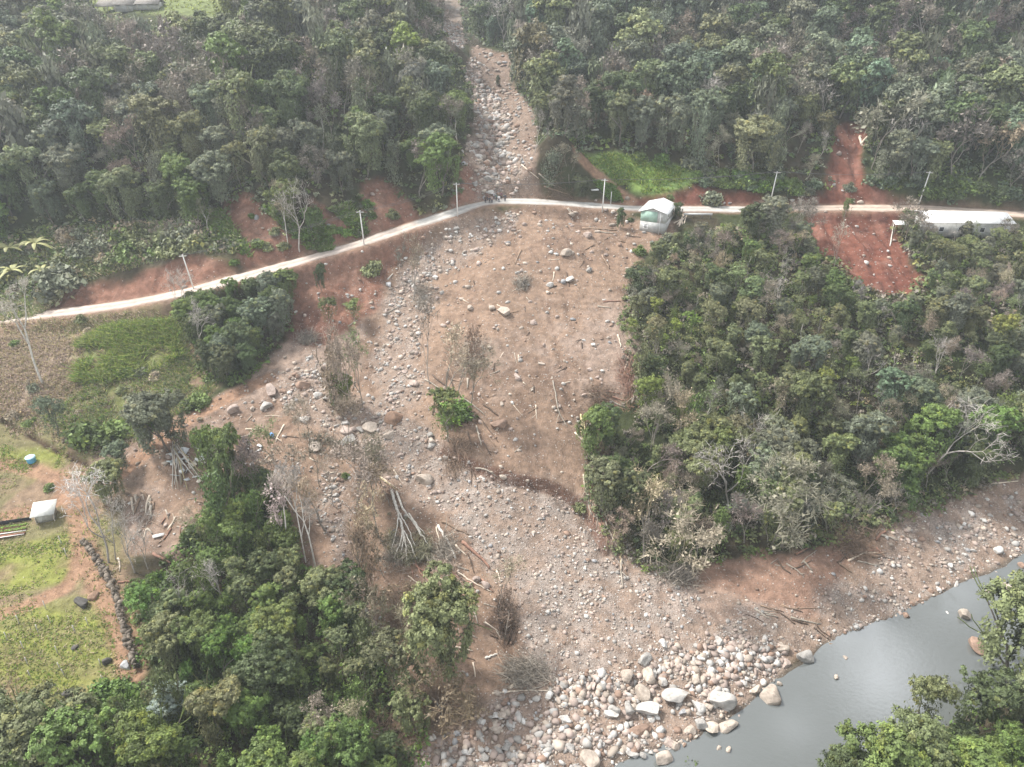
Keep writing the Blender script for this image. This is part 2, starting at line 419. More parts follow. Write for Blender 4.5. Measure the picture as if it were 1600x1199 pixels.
class MB:
    """collects geometry for one mesh"""
    def __init__(s): s.V = []; s.Q = []; s.T = []; s.n = 0; s.C = []
    def add(s, V, Q=None, T=None, c=None):
        V = np.asarray(V, float).reshape(-1, 3)
        if Q is not None and len(Q): s.Q.append(np.asarray(Q) + s.n)
        if T is not None and len(T): s.T.append(np.asarray(T) + s.n)
        s.V.append(V); s.n += len(V)
        if c is None: c = np.ones((len(V), 3))
        s.C.append(np.broadcast_to(np.asarray(c, float), (len(V), 3)))
        return s
    def box(s, c, size, rz=0, rx=0, ry=0, col=None):
        x, y, z = np.array(size) / 2
        v = np.array([[-x, -y, -z], [x, -y, -z], [x, y, -z], [-x, y, -z], [-x, -y, z], [x, -y, z], [x, y, z], [-x, y, z]])
        v = v @ rotm(rx, ry, rz).T + np.array(c)
        q = [[0, 3, 2, 1], [4, 5, 6, 7], [0, 1, 5, 4], [1, 2, 6, 5], [2, 3, 7, 6], [3, 0, 4, 7]]
        return s.add(v, q, None, col)
    def tube(s, P, rad, sides=6, col=None, cap=True):
        P = np.asarray(P, float); rad = np.broadcast_to(np.asarray(rad, float), (len(P),))
        d = np.gradient(P, axis=0); d /= np.linalg.norm(d, axis=1)[:, None] + 1e-9
        up = np.array([0, 0, 1.0]) if abs(d[0][2]) < .9 else np.array([1.0, 0, 0])
        a = np.cross(d, up); a /= np.linalg.norm(a, axis=1)[:, None] + 1e-9
        b = np.cross(d, a)
        th = np.arange(sides) / sides * 2 * math.pi
        V = P[:, None] + rad[:, None, None] * (np.cos(th)[None, :, None] * a[:, None] + np.sin(th)[None, :, None] * b[:, None])
        n = len(P); i = np.arange(n - 1)[:, None] * sides; j = np.arange(sides)[None]
        Q = np.stack([i + j, i + (j + 1) % sides, i + sides + (j + 1) % sides, i + sides + j], -1).reshape(-1, 4)
        V = V.reshape(-1, 3); T = []
        if cap:
            V = np.r_[V, P[:1], P[-1:]]
            m = n * sides
            for k in range(sides):
                T.append([m, (k + 1) % sides, k]); T.append([m + 1, (n - 1) * sides + k, (n - 1) * sides + (k + 1) % sides])
        return s.add(V, Q, T, col)
    def arr(s): return np.concatenate(s.V), (np.concatenate(s.Q) if s.Q else np.zeros((0, 4), int)), (np.concatenate(s.T) if s.T else np.zeros((0, 3), int)), np.concatenate(s.C)
    def mesh(s, name, mats, smooth_sh=False):
        V, Q, T, C = s.arr()
        return mesh_np(name, V, [Q, T], mats, C, smooth_sh)
def rotm(rx, ry, rz):
    cx, sx, cy, sy, cz, sz = math.cos(rx), math.sin(rx), math.cos(ry), math.sin(ry), math.cos(rz), math.sin(rz)
    return np.array([[cz, -sz, 0], [sz, cz, 0], [0, 0, 1]]) @ np.array([[cy, 0, sy], [0, 1, 0], [-sy, 0, cy]]) @ np.array([[1, 0, 0], [0, cx, -sx], [0, sx, cx]])

# ------------------------------------------------------------------ materials
def mat_tint(name, rough=.8, noise=.25, nscale=2.0, spec=.2, transl=0.0, bump=0.0, bscale=6.0, bdist=.05, objcol=True, obj_coords=True):
    """colour = object colour x vertex tint x fine noise"""
    m = bpy.data.materials.new(name); t = ng(m); N = t.nodes; L = t.links
    bs = N['Principled BSDF']; bs.inputs['Roughness'].default_value = rough; bs.inputs['Specular IOR Level'].default_value = spec
    at_ = N.new('ShaderNodeAttribute'); at_.attribute_name = 'tint'
    col = at_.outputs['Color']
    if objcol:
        oi = N.new('ShaderNodeObjectInfo')
        mx = N.new('ShaderNodeMix'); mx.data_type = 'RGBA'; mx.blend_type = 'MULTIPLY'; mx.inputs[0].default_value = 1
        L.new(oi.outputs['Color'], mx.inputs[6]); L.new(col, mx.inputs[7]); col = mx.outputs[2]
    tc = N.new('ShaderNodeTexCoord'); nz = N.new('ShaderNodeTexNoise'); nz.inputs['Scale'].default_value = nscale; nz.inputs['Detail'].default_value = 4
    L.new(tc.outputs['Object'], nz.inputs['Vector'])
    mr = N.new('ShaderNodeMapRange'); mr.inputs[1].default_value = .3; mr.inputs[2].default_value = .7
    mr.inputs[3].default_value = 1 - noise; mr.inputs[4].default_value = 1 + noise
    L.new(nz.outputs['Fac'], mr.inputs[0])
    sc_ = N.new('ShaderNodeVectorMath'); sc_.operation = 'SCALE'
    L.new(col, sc_.inputs[0]); L.new(mr.outputs[0], sc_.inputs['Scale'])
    L.new(sc_.outputs[0], bs.inputs['Base Color'])
    if bump:
        n2 = N.new('ShaderNodeTexNoise'); n2.inputs['Scale'].default_value = bscale; n2.inputs['Detail'].default_value = 6
        L.new(tc.outputs['Object'], n2.inputs['Vector'])
        bp = N.new('ShaderNodeBump'); bp.inputs['Strength'].default_value = bump; bp.inputs['Distance'].default_value = bdist
        L.new(n2.outputs['Fac'], bp.inputs['Height']); L.new(bp.outputs[0], bs.inputs['Normal'])
    if transl:
        tr = N.new('ShaderNodeBsdfTranslucent'); ms = N.new('ShaderNodeMixShader'); ms.inputs[0].default_value = transl
        L.new(sc_.outputs[0], tr.inputs['Color'])
        L.new(bs.outputs[0], ms.inputs[1]); L.new(tr.outputs[0], ms.inputs[2]); L.new(ms.outputs[0], N['Material Output'].inputs['Surface'])
    return m
M_LEAF = mat_tint('leaf', .6, .12, 1.0, .3, .15)
M_GRASS = mat_tint('grass_blades', .7, .12, 1.0, .2, .45)
M_BARK = mat_tint('bark', .9, .3, 3.0, .1)
M_ROCK = mat_tint('rock', .85, .22, 1.1, .2, 0, .7, 3.5, .12)
M_STONES = mat_tint('stones', .85, .2, .8, .2, objcol=False)
M_WOOD = mat_tint('wood', .85, .25, 2.5, .15, 0, .4, 5, .03)
M_PLAIN = mat_tint('paint', .6, .08, 1.5, .3)
M_METAL = mat_tint('sheet_metal', .45, .12, .9, .5)

def ground_material():
    m = bpy.data.materials.new('ground'); t = ng(m); N = t.nodes; L = t.links
    bs = N['Principled BSDF']; bs.inputs['Roughness'].default_value = .95; bs.inputs['Specular IOR Level'].default_value = .12
    at_ = N.new('ShaderNodeAttribute'); at_.attribute_name = 'tint'
    rk = N.new('ShaderNodeAttribute'); rk.attribute_name = 'rockiness'
    tc = N.new('ShaderNodeTexCoord')
    def noise(scale, detail, lo, hi, a, b):
        n = N.new('ShaderNodeTexNoise'); n.inputs['Scale'].default_value = scale; n.inputs['Detail'].default_value = detail
        L.new(tc.outputs['Object'], n.inputs['Vector'])
        r = N.new('ShaderNodeMapRange'); r.inputs[1].default_value = lo; r.inputs[2].default_value = hi; r.inputs[3].default_value = a; r.inputs[4].default_value = b
        L.new(n.outputs['Fac'], r.inputs[0]); return n, r
    n1, r1 = noise(.9, 8, .3, .7, .72, 1.28)
    n2, r2 = noise(5.5, 5, .3, .7, .8, 1.2)
    mul = N.new('ShaderNodeMath'); mul.operation = 'MULTIPLY'; L.new(r1.outputs[0], mul.inputs[0]); L.new(r2.outputs[0], mul.inputs[1])
    s = N.new('ShaderNodeVectorMath'); s.operation = 'SCALE'; L.new(at_.outputs['Color'], s.inputs[0]); L.new(mul.outputs[0], s.inputs['Scale'])
    # pebbles: voronoi cells, each its own stone colour
    vo = N.new('ShaderNodeTexVoronoi'); vo.inputs['Scale'].default_value = 3.4; L.new(tc.outputs['Object'], vo.inputs['Vector'])
    cr = N.new('ShaderNodeValToRGB'); e = cr.color_ramp.elements
    e[0].position = 0; e[0].color = (.13, .10, .085, 1); e[1].position = 1; e[1].color = (.50, .45, .41, 1)
    for p, c in ((.3, (.22, .165, .135, 1)), (.6, (.29, .235, .20, 1)), (.85, (.34, .31, .285, 1))):
        q = cr.color_ramp.elements.new(p); q.color = c
    sx = N.new('ShaderNodeSeparateColor'); L.new(vo.outputs['Color'], sx.inputs[0]); L.new(sx.outputs[0], cr.inputs[0])
    gt = N.new('ShaderNodeMath'); gt.operation = 'LESS_THAN'; L.new(sx.outputs[1], gt.inputs[0])
    rs = N.new('ShaderNodeMath'); rs.operation = 'MULTIPLY'; rs.inputs[1].default_value = .75; L.new(rk.outputs['Fac'], rs.inputs[0]); L.new(rs.outputs[0], gt.inputs[1])
    ds = N.new('ShaderNodeMapRange'); ds.inputs[1].default_value = .42; ds.inputs[2].default_value = .30; ds.inputs[3].default_value = 0; ds.inputs[4].default_value = .85
    L.new(vo.outputs['Distance'], ds.inputs[0])
    f = N.new('ShaderNodeMath'); f.operation = 'MULTIPLY'; L.new(gt.outputs[0], f.inputs[0]); L.new(ds.outputs[0], f.inputs[1])
    mx = N.new('ShaderNodeMix'); mx.data_type = 'RGBA'; L.new(f.outputs[0], mx.inputs[0]); L.new(s.outputs[0], mx.inputs[6]); L.new(cr.outputs[0], mx.inputs[7])
    L.new(mx.outputs[2], bs.inputs['Base Color'])
    # relief
    hv = N.new('ShaderNodeMath'); hv.operation = 'MULTIPLY_ADD'; hv.inputs[1].default_value = .5; L.new(f.outputs[0], hv.inputs[0]); L.new(n2.outputs['Fac'], hv.inputs[2])
    bp = N.new('ShaderNodeBump'); bp.inputs['Strength'].default_value = .8; bp.inputs['Distance'].default_value = .16
    L.new(hv.outputs[0], bp.inputs['Height'])
    b2 = N.new('ShaderNodeBump'); b2.inputs['Strength'].default_value = .6; b2.inputs['Distance'].default_value = .5
    L.new(n1.outputs['Fac'], b2.inputs['Height']); L.new(bp.outputs[0], b2.inputs['Normal']); L.new(b2.outputs[0], bs.inputs['Normal'])
    return m

# ------------------------------------------------------------------ ground colours (real soil, gravel and grass colours)
def C(*a): return np.array(a, float)
def mixc(base, col, w): return base * (1 - w[..., None]) + col * w[..., None]
nz1 = fbm(X, Y, 9, 4); nz2 = fbm(X, Y, 2.2, 3, VN2); nz3 = fbm(X, Y, 28, 3, VN2)
alb = np.broadcast_to(C(.055, .045, .028), X.shape + (3,)).copy()
alb = mixc(alb, C(.05, .06, .025), smooth(-.2, .3, nz1))
alb = mixc(alb, C(.21, .175, .115), M['dry_l']); alb = mixc(alb, C(.10, .12, .045), M['dry_l'] * smooth(-.1, .25, nz2 + nz1 * .6))
alb = mixc(alb, C(.24, .17, .115), M['farm']); alb = mixc(alb, C(.19, .175, .085), M['farm'] * smooth(-.15, .4, nz1 + nz2 * .5) * .9)
alb = mixc(alb, C(.16, .19, .075), M['plateau'])
alb = mixc(alb, C(.33, .25, .20), M['litter'] * .75)
alb = mixc(alb, C(.15, .17, .06), M['gr_a'] * smooth(-.3, .4, nz1 + nz2 * .9) * .8)
alb = mixc(alb, C(.21, .23, .055), M['gr_a'] * smooth(.1, .4, nz3 + nz2 * .4) * .6)
for k in ('gr_b', 'gr_c', 'gr_d'):
    stripe = .5 + .5 * np.sin((Y + X * .18) * 1.55) if k == 'gr_c' else 1
    alb = mixc(alb, C(.21, .23, .055), M[k] * smooth(-.5, .25, nz1 + nz2 * .5) * .85 * (stripe * .6 + .4))
alb = mixc(alb, C(.17, .25, .08), M['grass_r'] * .85); alb = mixc(alb, C(.26, .36, .10), M['grass_r'] * smooth(.05, .35, nz1 + nz2 * .5) * .7)
tan = C(.272, .188, .135)
mud = mixc(np.broadcast_to(tan, X.shape + (3,)), C(.20, .135, .098), smooth(-.1, .45, nz1 + .5 * nz2))
mud = mixc(mud, C(.31, .235, .19), smooth(.12, .5, nz3 - .4 * nz2) * .8)
alb = alb * (1 - M['mud'][..., None]) + mud * M['mud'][..., None]
chn = np.abs(fbm(X * 1.3 + .25 * Y, Y * .28, 9, 4))
alb = mixc(alb, C(.17, .11, .08), M['mud'] * (1 - smooth(.0, .08, chn)) * .4)
alb = mixc(alb, C(.18, .125, .09), M['mud'] * smooth(.2, .5, fbm(X + 60, Y * .6, 13, 4)) * .4)
alb = mixc(alb, C(.28, .17, .125), M['pink'] * .7)
gul = mixc(np.broadcast_to(C(.25, .185, .145), X.shape + (3,)), C(.20, .135, .10), smooth(-.1, .4, nz1))
alb = alb * (1 - M['gully'][..., None]) + gul * M['gully'][..., None]
red = mixc(np.broadcast_to(C(.21, .096, .062), X.shape + (3,)), C(.27, .15, .105), smooth(-.1, .4, nz2 + nz1 * .6))
red = mixc(red, C(.15, .062, .042), smooth(.1, .45, -nz1 + .6 * nz2) * .7)
for k in ('slip_l', 'slip_b'): alb = alb * (1 - M[k][..., None]) + (red * .55 + C(.26, .15, .11) * .45) * M[k][..., None]
for k in ('slip_r', 'slip_f'): alb = alb * (1 - M[k][..., None]) + red * C(.85, .74, .78) * M[k][..., None]
alb = mixc(alb, C(.12, .06, .045), M['dark_seep'] * .6)
grav = mixc(np.broadcast_to(C(.29, .222, .178), X.shape + (3,)), C(.34, .295, .26), smooth(-.2, .4, nz2 + nz1 * .5))
alb = mixc(alb, grav, rock * .75)
for ln, w in tracks:
    d, _ = ldist(X, Y, ln)
    alb = mixc(alb, C(.31, .19, .125), (1 - smooth(w * .9, w * 1.7, d + .35 * nz2)) * .95)
# wet margin and silt under the water
alb = mixc(alb, C(.12, .10, .08), smooth(-.5, .1, dr) * .8)
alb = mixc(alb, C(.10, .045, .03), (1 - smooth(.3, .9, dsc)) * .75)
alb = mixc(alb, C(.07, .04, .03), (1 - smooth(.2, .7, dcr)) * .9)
# verges beside the road
alb = mixc(alb, C(.27, .18, .13), (1 - smooth(ROAD_W + .2, ROAD_W + 1.6, drd + .6 * nz2)) * .8)
rocki = np.clip(rock * (.75 + .4 * nz2) + M['mud'] * .28 + M['gully'] * .4 + (M['slip_l'] + M['slip_b'] + M['slip_f']) * .10 + M['farm'] * .03, 0, 1)
alb *= .80
ny, nx = X.shape
idx = np.arange(nx * ny).reshape(ny, nx)
FQ = np.stack([idx[:-1, :-1], idx[:-1, 1:], idx[1:, 1:], idx[1:, :-1]], -1).reshape(-1, 4)
M_GROUND = ground_material()
gme = mesh_np('ground', np.stack([X, Y, Z], -1).reshape(-1, 3), FQ, [M_GROUND], alb.reshape(-1, 3), True)
ra = gme.attributes.new('rockiness', 'FLOAT', 'POINT'); ra.data.foreach_set('value', rocki.ravel().astype(np.float32))
tag(link('ground', gme), kind='structure', label='muddy debris fan, hillsides and fields')

# hills beyond the grid, so that no edge shows from the side
def outer():
    r = np.array([0, 1.0]); 
    xo = np.r_[-1500, -900, -500, -300]; V = []; Q = []
    gx = np.array([-560, -430, -298, -150, 0, 150, 298, 430, 560.]); gy = np.array([-260, -140, -28, 60, 150, 250, 350, 438, 520, 620.])
    xx, yy = np.meshgrid(gx, gy)
    zz = H(xx, yy) + np.maximum(0, yy - 438) * .22 + np.maximum(0, np.abs(xx) - 298) * .18 * (yy > 60) - .5
    inn = (np.abs(xx) < 290) & (yy > -20) & (yy < 430)
    zz = np.where(inn, zz - 40, zz)
    n = len(gx)
    for j in range(len(gy) - 1):
        for i in range(n - 1):
            if abs(gx[i] + gx[i + 1]) / 2 < 299 and -28 <= gy[j] and gy[j + 1] <= 438: continue
            a = j * n + i; Q.append([a, a + 1, a + n + 1, a + n])
    zz = np.where(inn, zz + 40, zz)
    me = mesh_np('hills', np.stack([xx, yy, zz], -1).reshape(-1, 3), np.array(Q), [M_LEAF], np.broadcast_to(C(.05, .065, .03), (xx.size, 3)), True)
    tag(link('hills', me), kind='structure', label='wooded hills around the valley')
outer()

# ------------------------------------------------------------------ water
def water():
    m = bpy.data.materials.new('water'); t = ng(m); N = t.nodes; L = t.links
    bs = N['Principled BSDF']; bs.inputs['Base Color'].default_value = (.10, .108, .105, 1); bs.inputs['Coat Weight'].default_value = 1.0; bs.inputs['Coat Roughness'].default_value = .05; bs.inputs['Roughness'].default_value = .06
    bs.inputs['IOR'].default_value = 1.33; bs.inputs['Specular IOR Level'].default_value = 1.0
    tc = N.new('ShaderNodeTexCoord'); n = N.new('ShaderNodeTexNoise'); n.inputs['Scale'].default_value = 1.6; n.inputs['Detail'].default_value = 5
    mp_ = N.new('ShaderNodeMapping'); mp_.inputs['Scale'].default_value = (1, 1.6, 1); mp_.inputs['Rotation'].default_value = (0, 0, R(28))
    L.new(tc.outputs['Object'], mp_.inputs[0]); L.new(mp_.outputs[0], n.inputs['Vector'])
    bp = N.new('ShaderNodeBump'); bp.inputs['Strength'].default_value = .35; bp.inputs['Distance'].default_value = .05
    L.new(n.outputs['Fac'], bp.inputs['Height']); L.new(bp.outputs[0], bs.inputs['Normal'])
    gx = np.linspace(-5, 200, 40); gy = np.linspace(20, 130, 30)
    xx, yy = np.meshgrid(gx, gy); n_ = len(gx)
    cx = (xx[:-1, :-1] + xx[1:, 1:]) / 2; cy = (yy[:-1, :-1] + yy[1:, 1:]) / 2
    keep = sdist(cx, cy, RIVER) > -6
    idx = np.arange(xx.size).reshape(xx.shape)
    Q = np.stack([idx[:-1, :-1], idx[:-1, 1:], idx[1:, 1:], idx[1:, :-1]], -1)[keep]
    me = mesh_np('river_water', np.stack([xx, yy, np.full(xx.shape, .02)], -1).reshape(-1, 3), Q, [m])
    tag(link('water', me), kind='structure', label='calm grey river water')
water()

# ------------------------------------------------------------------ road surface
def road():
    m = bpy.data.materials.new('gravel_road'); t = ng(m); N = t.nodes; L = t.links
    bs = N['Principled BSDF']; bs.inputs['Roughness'].default_value = .95; bs.inputs['Specular IOR Level'].default_value = .15
    at_ = N.new('ShaderNodeAttribute'); at_.attribute_name = 'tint'
    tc = N.new('ShaderNodeTexCoord'); n = N.new('ShaderNodeTexNoise'); n.inputs['Scale'].default_value = 1.3; n.inputs['Detail'].default_value = 8
    L.new(tc.outputs['Object'], n.inputs['Vector'])
    r = N.new('ShaderNodeMapRange'); r.inputs[1].default_value = .3; r.inputs[2].default_value = .7; r.inputs[3].default_value = .85; r.inputs[4].default_value = 1.12
    L.new(n.outputs['Fac'], r.inputs[0]); s = N.new('ShaderNodeVectorMath'); s.operation = 'SCALE'
    L.new(at_.outputs['Color'], s.inputs[0]); L.new(r.outputs[0], s.inputs['Scale']); L.new(s.outputs[0], bs.inputs['Base Color'])
    bp = N.new('ShaderNodeBump'); bp.inputs['Strength'].default_value = .4; bp.inputs['Distance'].default_value = .05; L.new(n.outputs['Fac'], bp.inputs['Height']); L.new(bp.outputs[0], bs.inputs['Normal'])
    d = np.gradient(ROAD[:, :2], axis=0); d /= np.linalg.norm(d, axis=1)[:, None]
    nrm = np.c_[-d[:, 1], d[:, 0]]
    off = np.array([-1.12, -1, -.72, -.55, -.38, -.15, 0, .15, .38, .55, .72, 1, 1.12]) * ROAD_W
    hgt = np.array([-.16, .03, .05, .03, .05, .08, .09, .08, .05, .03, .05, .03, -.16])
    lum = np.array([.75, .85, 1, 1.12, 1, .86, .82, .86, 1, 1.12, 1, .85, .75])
    wob = 1 + .10 * np.interp(np.arange(len(ROAD)), np.arange(0, len(ROAD) + 6, 5), rng.standard_normal(len(range(0, len(ROAD) + 6, 5))))
    V = np.zeros((len(ROAD), len(off), 3))
    V[:, :, :2] = ROAD[:, None, :2] + nrm[:, None] * off[None, :, None] * wob[:, None, None]
    for c_ in (0, 1, -2, -1): V[:, c_, :2] += nrm * (.35 * fbm(ROAD[:, 0] + c_ * 31, ROAD[:, 1], 2.4, 3))[:, None]
    V[:, :, 2] = ROAD[:, None, 2] + hgt
    xx = ROAD[:, 0]
    base = np.where((xx > -20)[:, None], C(.40, .385, .36), C(.43, .365, .32))
    base = base * 1.0; k = smooth(50, 60, xx)[:, None]; base = base * (1 - k) + C(.42, .34, .28) * k
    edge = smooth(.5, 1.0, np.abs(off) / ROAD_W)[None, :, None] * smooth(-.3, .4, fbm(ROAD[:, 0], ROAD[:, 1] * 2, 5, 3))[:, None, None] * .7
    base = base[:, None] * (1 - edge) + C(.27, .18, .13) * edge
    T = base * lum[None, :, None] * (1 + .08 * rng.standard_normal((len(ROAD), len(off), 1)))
    idx = np.arange(len(ROAD) * len(off)).reshape(len(ROAD), len(off))
    Q = np.stack([idx[:-1, :-1], idx[1:, :-1], idx[1:, 1:], idx[:-1, 1:]], -1).reshape(-1, 4)
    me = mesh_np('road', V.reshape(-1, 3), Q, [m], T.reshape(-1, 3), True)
    tag(link('road', me), kind='structure', label='pale gravel road along the hillside')
road()

# ------------------------------------------------------------------ trees
def leaves(P, Nn, size, col, aspect=1.0, up=None):
    """quads at P facing Nn; size (n,), col (n,3)"""
    n = len(P)
    Nn = Nn / (np.linalg.norm(Nn, axis=1)[:, None] + 1e-9)
    r = rng.standard_normal((n, 3)) if up is None else up + .25 * rng.standard_normal((n, 3))
    a = np.cross(Nn, r); a /= np.linalg.norm(a, axis=1)[:, None] + 1e-9
    b = np.cross(Nn, a)
    s = np.broadcast_to(size, (n,))[:, None] * .5
    j = lambda: (1 + .35 * rng.standard_normal((n, 1)))
    bend = Nn * s * .35
    V = np.stack([P - b * s * aspect * j(), P + a * s * j() * .8 - bend, P + b * s * aspect * j(), P - a * s * j() * .8 - bend], 1).reshape(-1, 3)
    Q = np.arange(4 * n).reshape(n, 4)
    return V, Q, np.repeat(col, 4, axis=0)
def puffs(mb, centers, radii, per, lsize, tintvar=.22, flat=.8, low=-.45, yellow=.2, out=None):
    n = len(centers)
    d = rng.standard_normal((n * per, 3)); d /= np.linalg.norm(d, axis=1)[:, None]
    d[:, 2] = np.where(d[:, 2] < low, -d[:, 2], d[:, 2])
    rr = np.repeat(radii, per)[:, None]
    P = np.repeat(centers, per, axis=0) + d * rr * (rng.uniform(.35, 1.35, (n * per, 1))) * np.array([1, 1, flat])
    Nn = d * .6 + rng.standard_normal((n * per, 3)) * .42 + np.array([0, 0, .3]) + (0 if out is None else .6 * np.repeat(out, per, axis=0))
    pc = 1 + tintvar * rng.standard_normal((n, 1)); yl = (rng.random((n, 1)) < yellow) * rng.uniform(0, .5, (n, 1))
    c = np.clip(pc, .5, 1.7) * np.concatenate([1 + yl * .9, 1 + yl * .55, 1 - yl * .2], 1)
    c = np.repeat(c, per, axis=0) * (1 + .16 * rng.standard_normal((n * per, 1)))
    V, Q, T = leaves(P, Nn, lsize * rng.uniform(.6, 1.35, n * per), np.clip(c, .2, 3))
    mb.add(V, Q, None, T)
def branches(mbT, mbC, base, d0, L0, r0, depth, tips, maxd, spread=.6, lift=.15, kids=(2, 3), sides=(6, 4, 3, 3, 3, 3), shrink=.74, wob=.16):
    stack = [(np.array(base, float), np.array(d0, float), L0, r0, 0)]
    while stack:
        p, d, L, r, k = stack.pop()
        n = 4; P = [p]; dd = d / np.linalg.norm(d)
        for i in range(n):
            dd = dd + rng.standard_normal(3) * wob + np.array([0, 0, lift * .25]); dd /= np.linalg.norm(dd)
            P.append(P[-1] + dd * L / n)
        rad = np.linspace(r, r * .68, n + 1)
        (mbT if k <= 1 else mbC).tube(P, rad, sides[min(k, 5)], cap=False)
        if k >= maxd: tips.append((P[-1], dd)); continue
        nk = rng.integers(kids[0], kids[1] + 1)
        if k == 0: nk = max(nk, 3)
        for c in range(nk):
            s = rng.standard_normal(3); s -= dd * s.dot(dd); s /= np.linalg.norm(s) + 1e-9
            nd = dd + s * spread * rng.uniform(.6, 1.3) + np.array([0, 0, lift])
            src = P[-1] if c < 2 else P[rng.integers(2, n)]
            stack.append((src, nd, L * shrink * rng.uniform(.75, 1.2), r * .62, k + 1))
def twigs(mb, tips, per, length, width, col=1.0, spread=.8):
    P = np.repeat(np.array([t[0] for t in tips]), per, axis=0); D = np.repeat(np.array([t[1] for t in tips]), per, axis=0)
    n = len(P)
    d = D + rng.standard_normal((n, 3)) * spread; d /= np.linalg.norm(d, axis=1)[:, None]
    L = length * rng.uniform(.5, 1.3, (n, 1))
    P = P + rng.standard_normal((n, 3)) * length * .3
    s = np.cross(d, rng.standard_normal((n, 3))); s /= np.linalg.norm(s, axis=1)[:, None]
    V = np.stack([P - s * width / 2, P + s * width / 2, P + d * L + s * width * .15, P + d * L - s * width * .15], 1).reshape(-1, 3)
    c = np.repeat(col * (1 + .25 * rng.standard_normal((n, 1))) * np.ones((1, 3)), 4, axis=0)
    mb.add(V, np.arange(4 * n).reshape(n, 4), None, np.clip(c, .3, 2))
BRK = C(.9, .95, 1.0)
def evergreen(h, r, nl, per, ls, drape=.3, shape=1.0, gaps=0.0):
    """unit: metres, base at 0"""
    T = MB(); Cn = MB(); tips = []
    branches(T, Cn, (0, 0, -.5), (rng.normal(0, .08), rng.normal(0, .08), 1), h * .45, .035 * h * .5, 0, tips, 2, .7, .25)
    k = nl
    th = rng.uniform(0, 2 * math.pi, k) ; rr = r * np.sqrt(rng.random(k)) * .72
    cz = h * (.62 + .26 * shape * (1 - (rr / r) ** 2)) + rng.normal(0, .07 * h, k)
    lobes = np.c_[rr * np.cos(th), rr * np.sin(th), cz]; lr = r * rng.uniform(.28, .48, k)
    cs = []; rs = []; us = []
    for c, R_ in zip(lobes, lr):
        m = max(8, int(24 * (R_ / 1.3) ** 1.5))
        d = rng.standard_normal((m, 3)); d[:, 2] = np.abs(d[:, 2]) * .9 - .25; d /= np.linalg.norm(d, axis=1)[:, None]
        cs.append(c + d * R_ * np.array([1, 1, .8]) * rng.uniform(.6, 1.12, (m, 1))); us.append(d); rs.append(rng.uniform(.22, .45, m) * max(.7, R_ / 1.5))
    cs = np.concatenate(cs); rs = np.concatenate(rs); us = np.concatenate(us)
    if gaps: keep = rng.random(len(cs)) > gaps; cs, rs, us = cs[keep], rs[keep], us[keep]
    puffs(Cn, cs, rs, per, ls, out=us)
    if drape:
        n = int(len(cs) * per * drape * .5)
        th = rng.uniform(0, 2 * math.pi, n); q = rng.random(n)
        cl = rng.integers(0, 9, n); th = cl / 9 * 2 * math.pi + rng.normal(0, .28, n)
        rad = r * (.5 + .35 * np.sin(cl * 2.1)) * (1 - .15 * q) + rng.normal(0, .2, n)
        z = h * .7 - q * h * (.35 + .22 * np.cos(cl * 1.7))
        P = np.c_[rad * np.cos(th), rad * np.sin(th), z]
        V, Q, c = leaves(P, np.c_[np.cos(th), np.sin(th), np.full(n, .4)] + .4 * rng.standard_normal((n, 3)), ls * rng.uniform(.7, 1.3, n), np.clip(rng.normal(.85, .2, (n, 1)), .3, 1.5) * np.ones((1, 3)), 1.5, np.array([0, 0, 1.0]))
        Cn.add(V, Q, None, c)
    return T, Cn
def fuzzy(h, r, per=9, tl=.75, tw_=.05, leaf=0.0, maxd=4, spread=.55, lsz=.22, tf=.38, tr=.014):
    """thin branched crown of fine twigs, part of the leaves gone"""
    T = MB(); Cn = MB(); tips = []
    branches(T, Cn, (0, 0, -.5), (rng.normal(0, .08), rng.normal(0, .08), 1), h * tf, tr * h, 0, tips, maxd, spread, .12, (2, 3), shrink=.74 if tf < .5 else .45, wob=.16 if tf < .5 else .07)
    P = np.array([t[0] for t in tips]); P0 = P.mean(0)
    # fit into the wanted size
    ex = np.abs(P[:, :2] - P0[:2]).max() + .1; f = min(1.5, max(.6, r / ex)); g = min(1.4, max(.6, h / (P[:, 2].max() + .1)))
    for mb in (T, Cn): mb.V = [v * np.array([f, f, g]) for v in mb.V]
    tips = [(p * np.array([f, f, g]), d) for p, d in tips]
    twigs(Cn, tips, per, tl, tw_)
    if leaf:
        P = np.repeat(np.array([t[0] for t in tips]), max(1, int(leaf)), axis=0); n = len(P)
        P = P + rng.standard_normal((n, 3)) * .45
        V, Q, c = leaves(P, rng.standard_normal((n, 3)) + np.array([0, 0, .8]), lsz * rng.uniform(.6, 1.5, n), np.clip(rng.normal(1, .22, (n, 1)), .4, 1.8) * np.ones((1, 3)))
        Cn.add(V, Q, None, c)
    return T, Cn
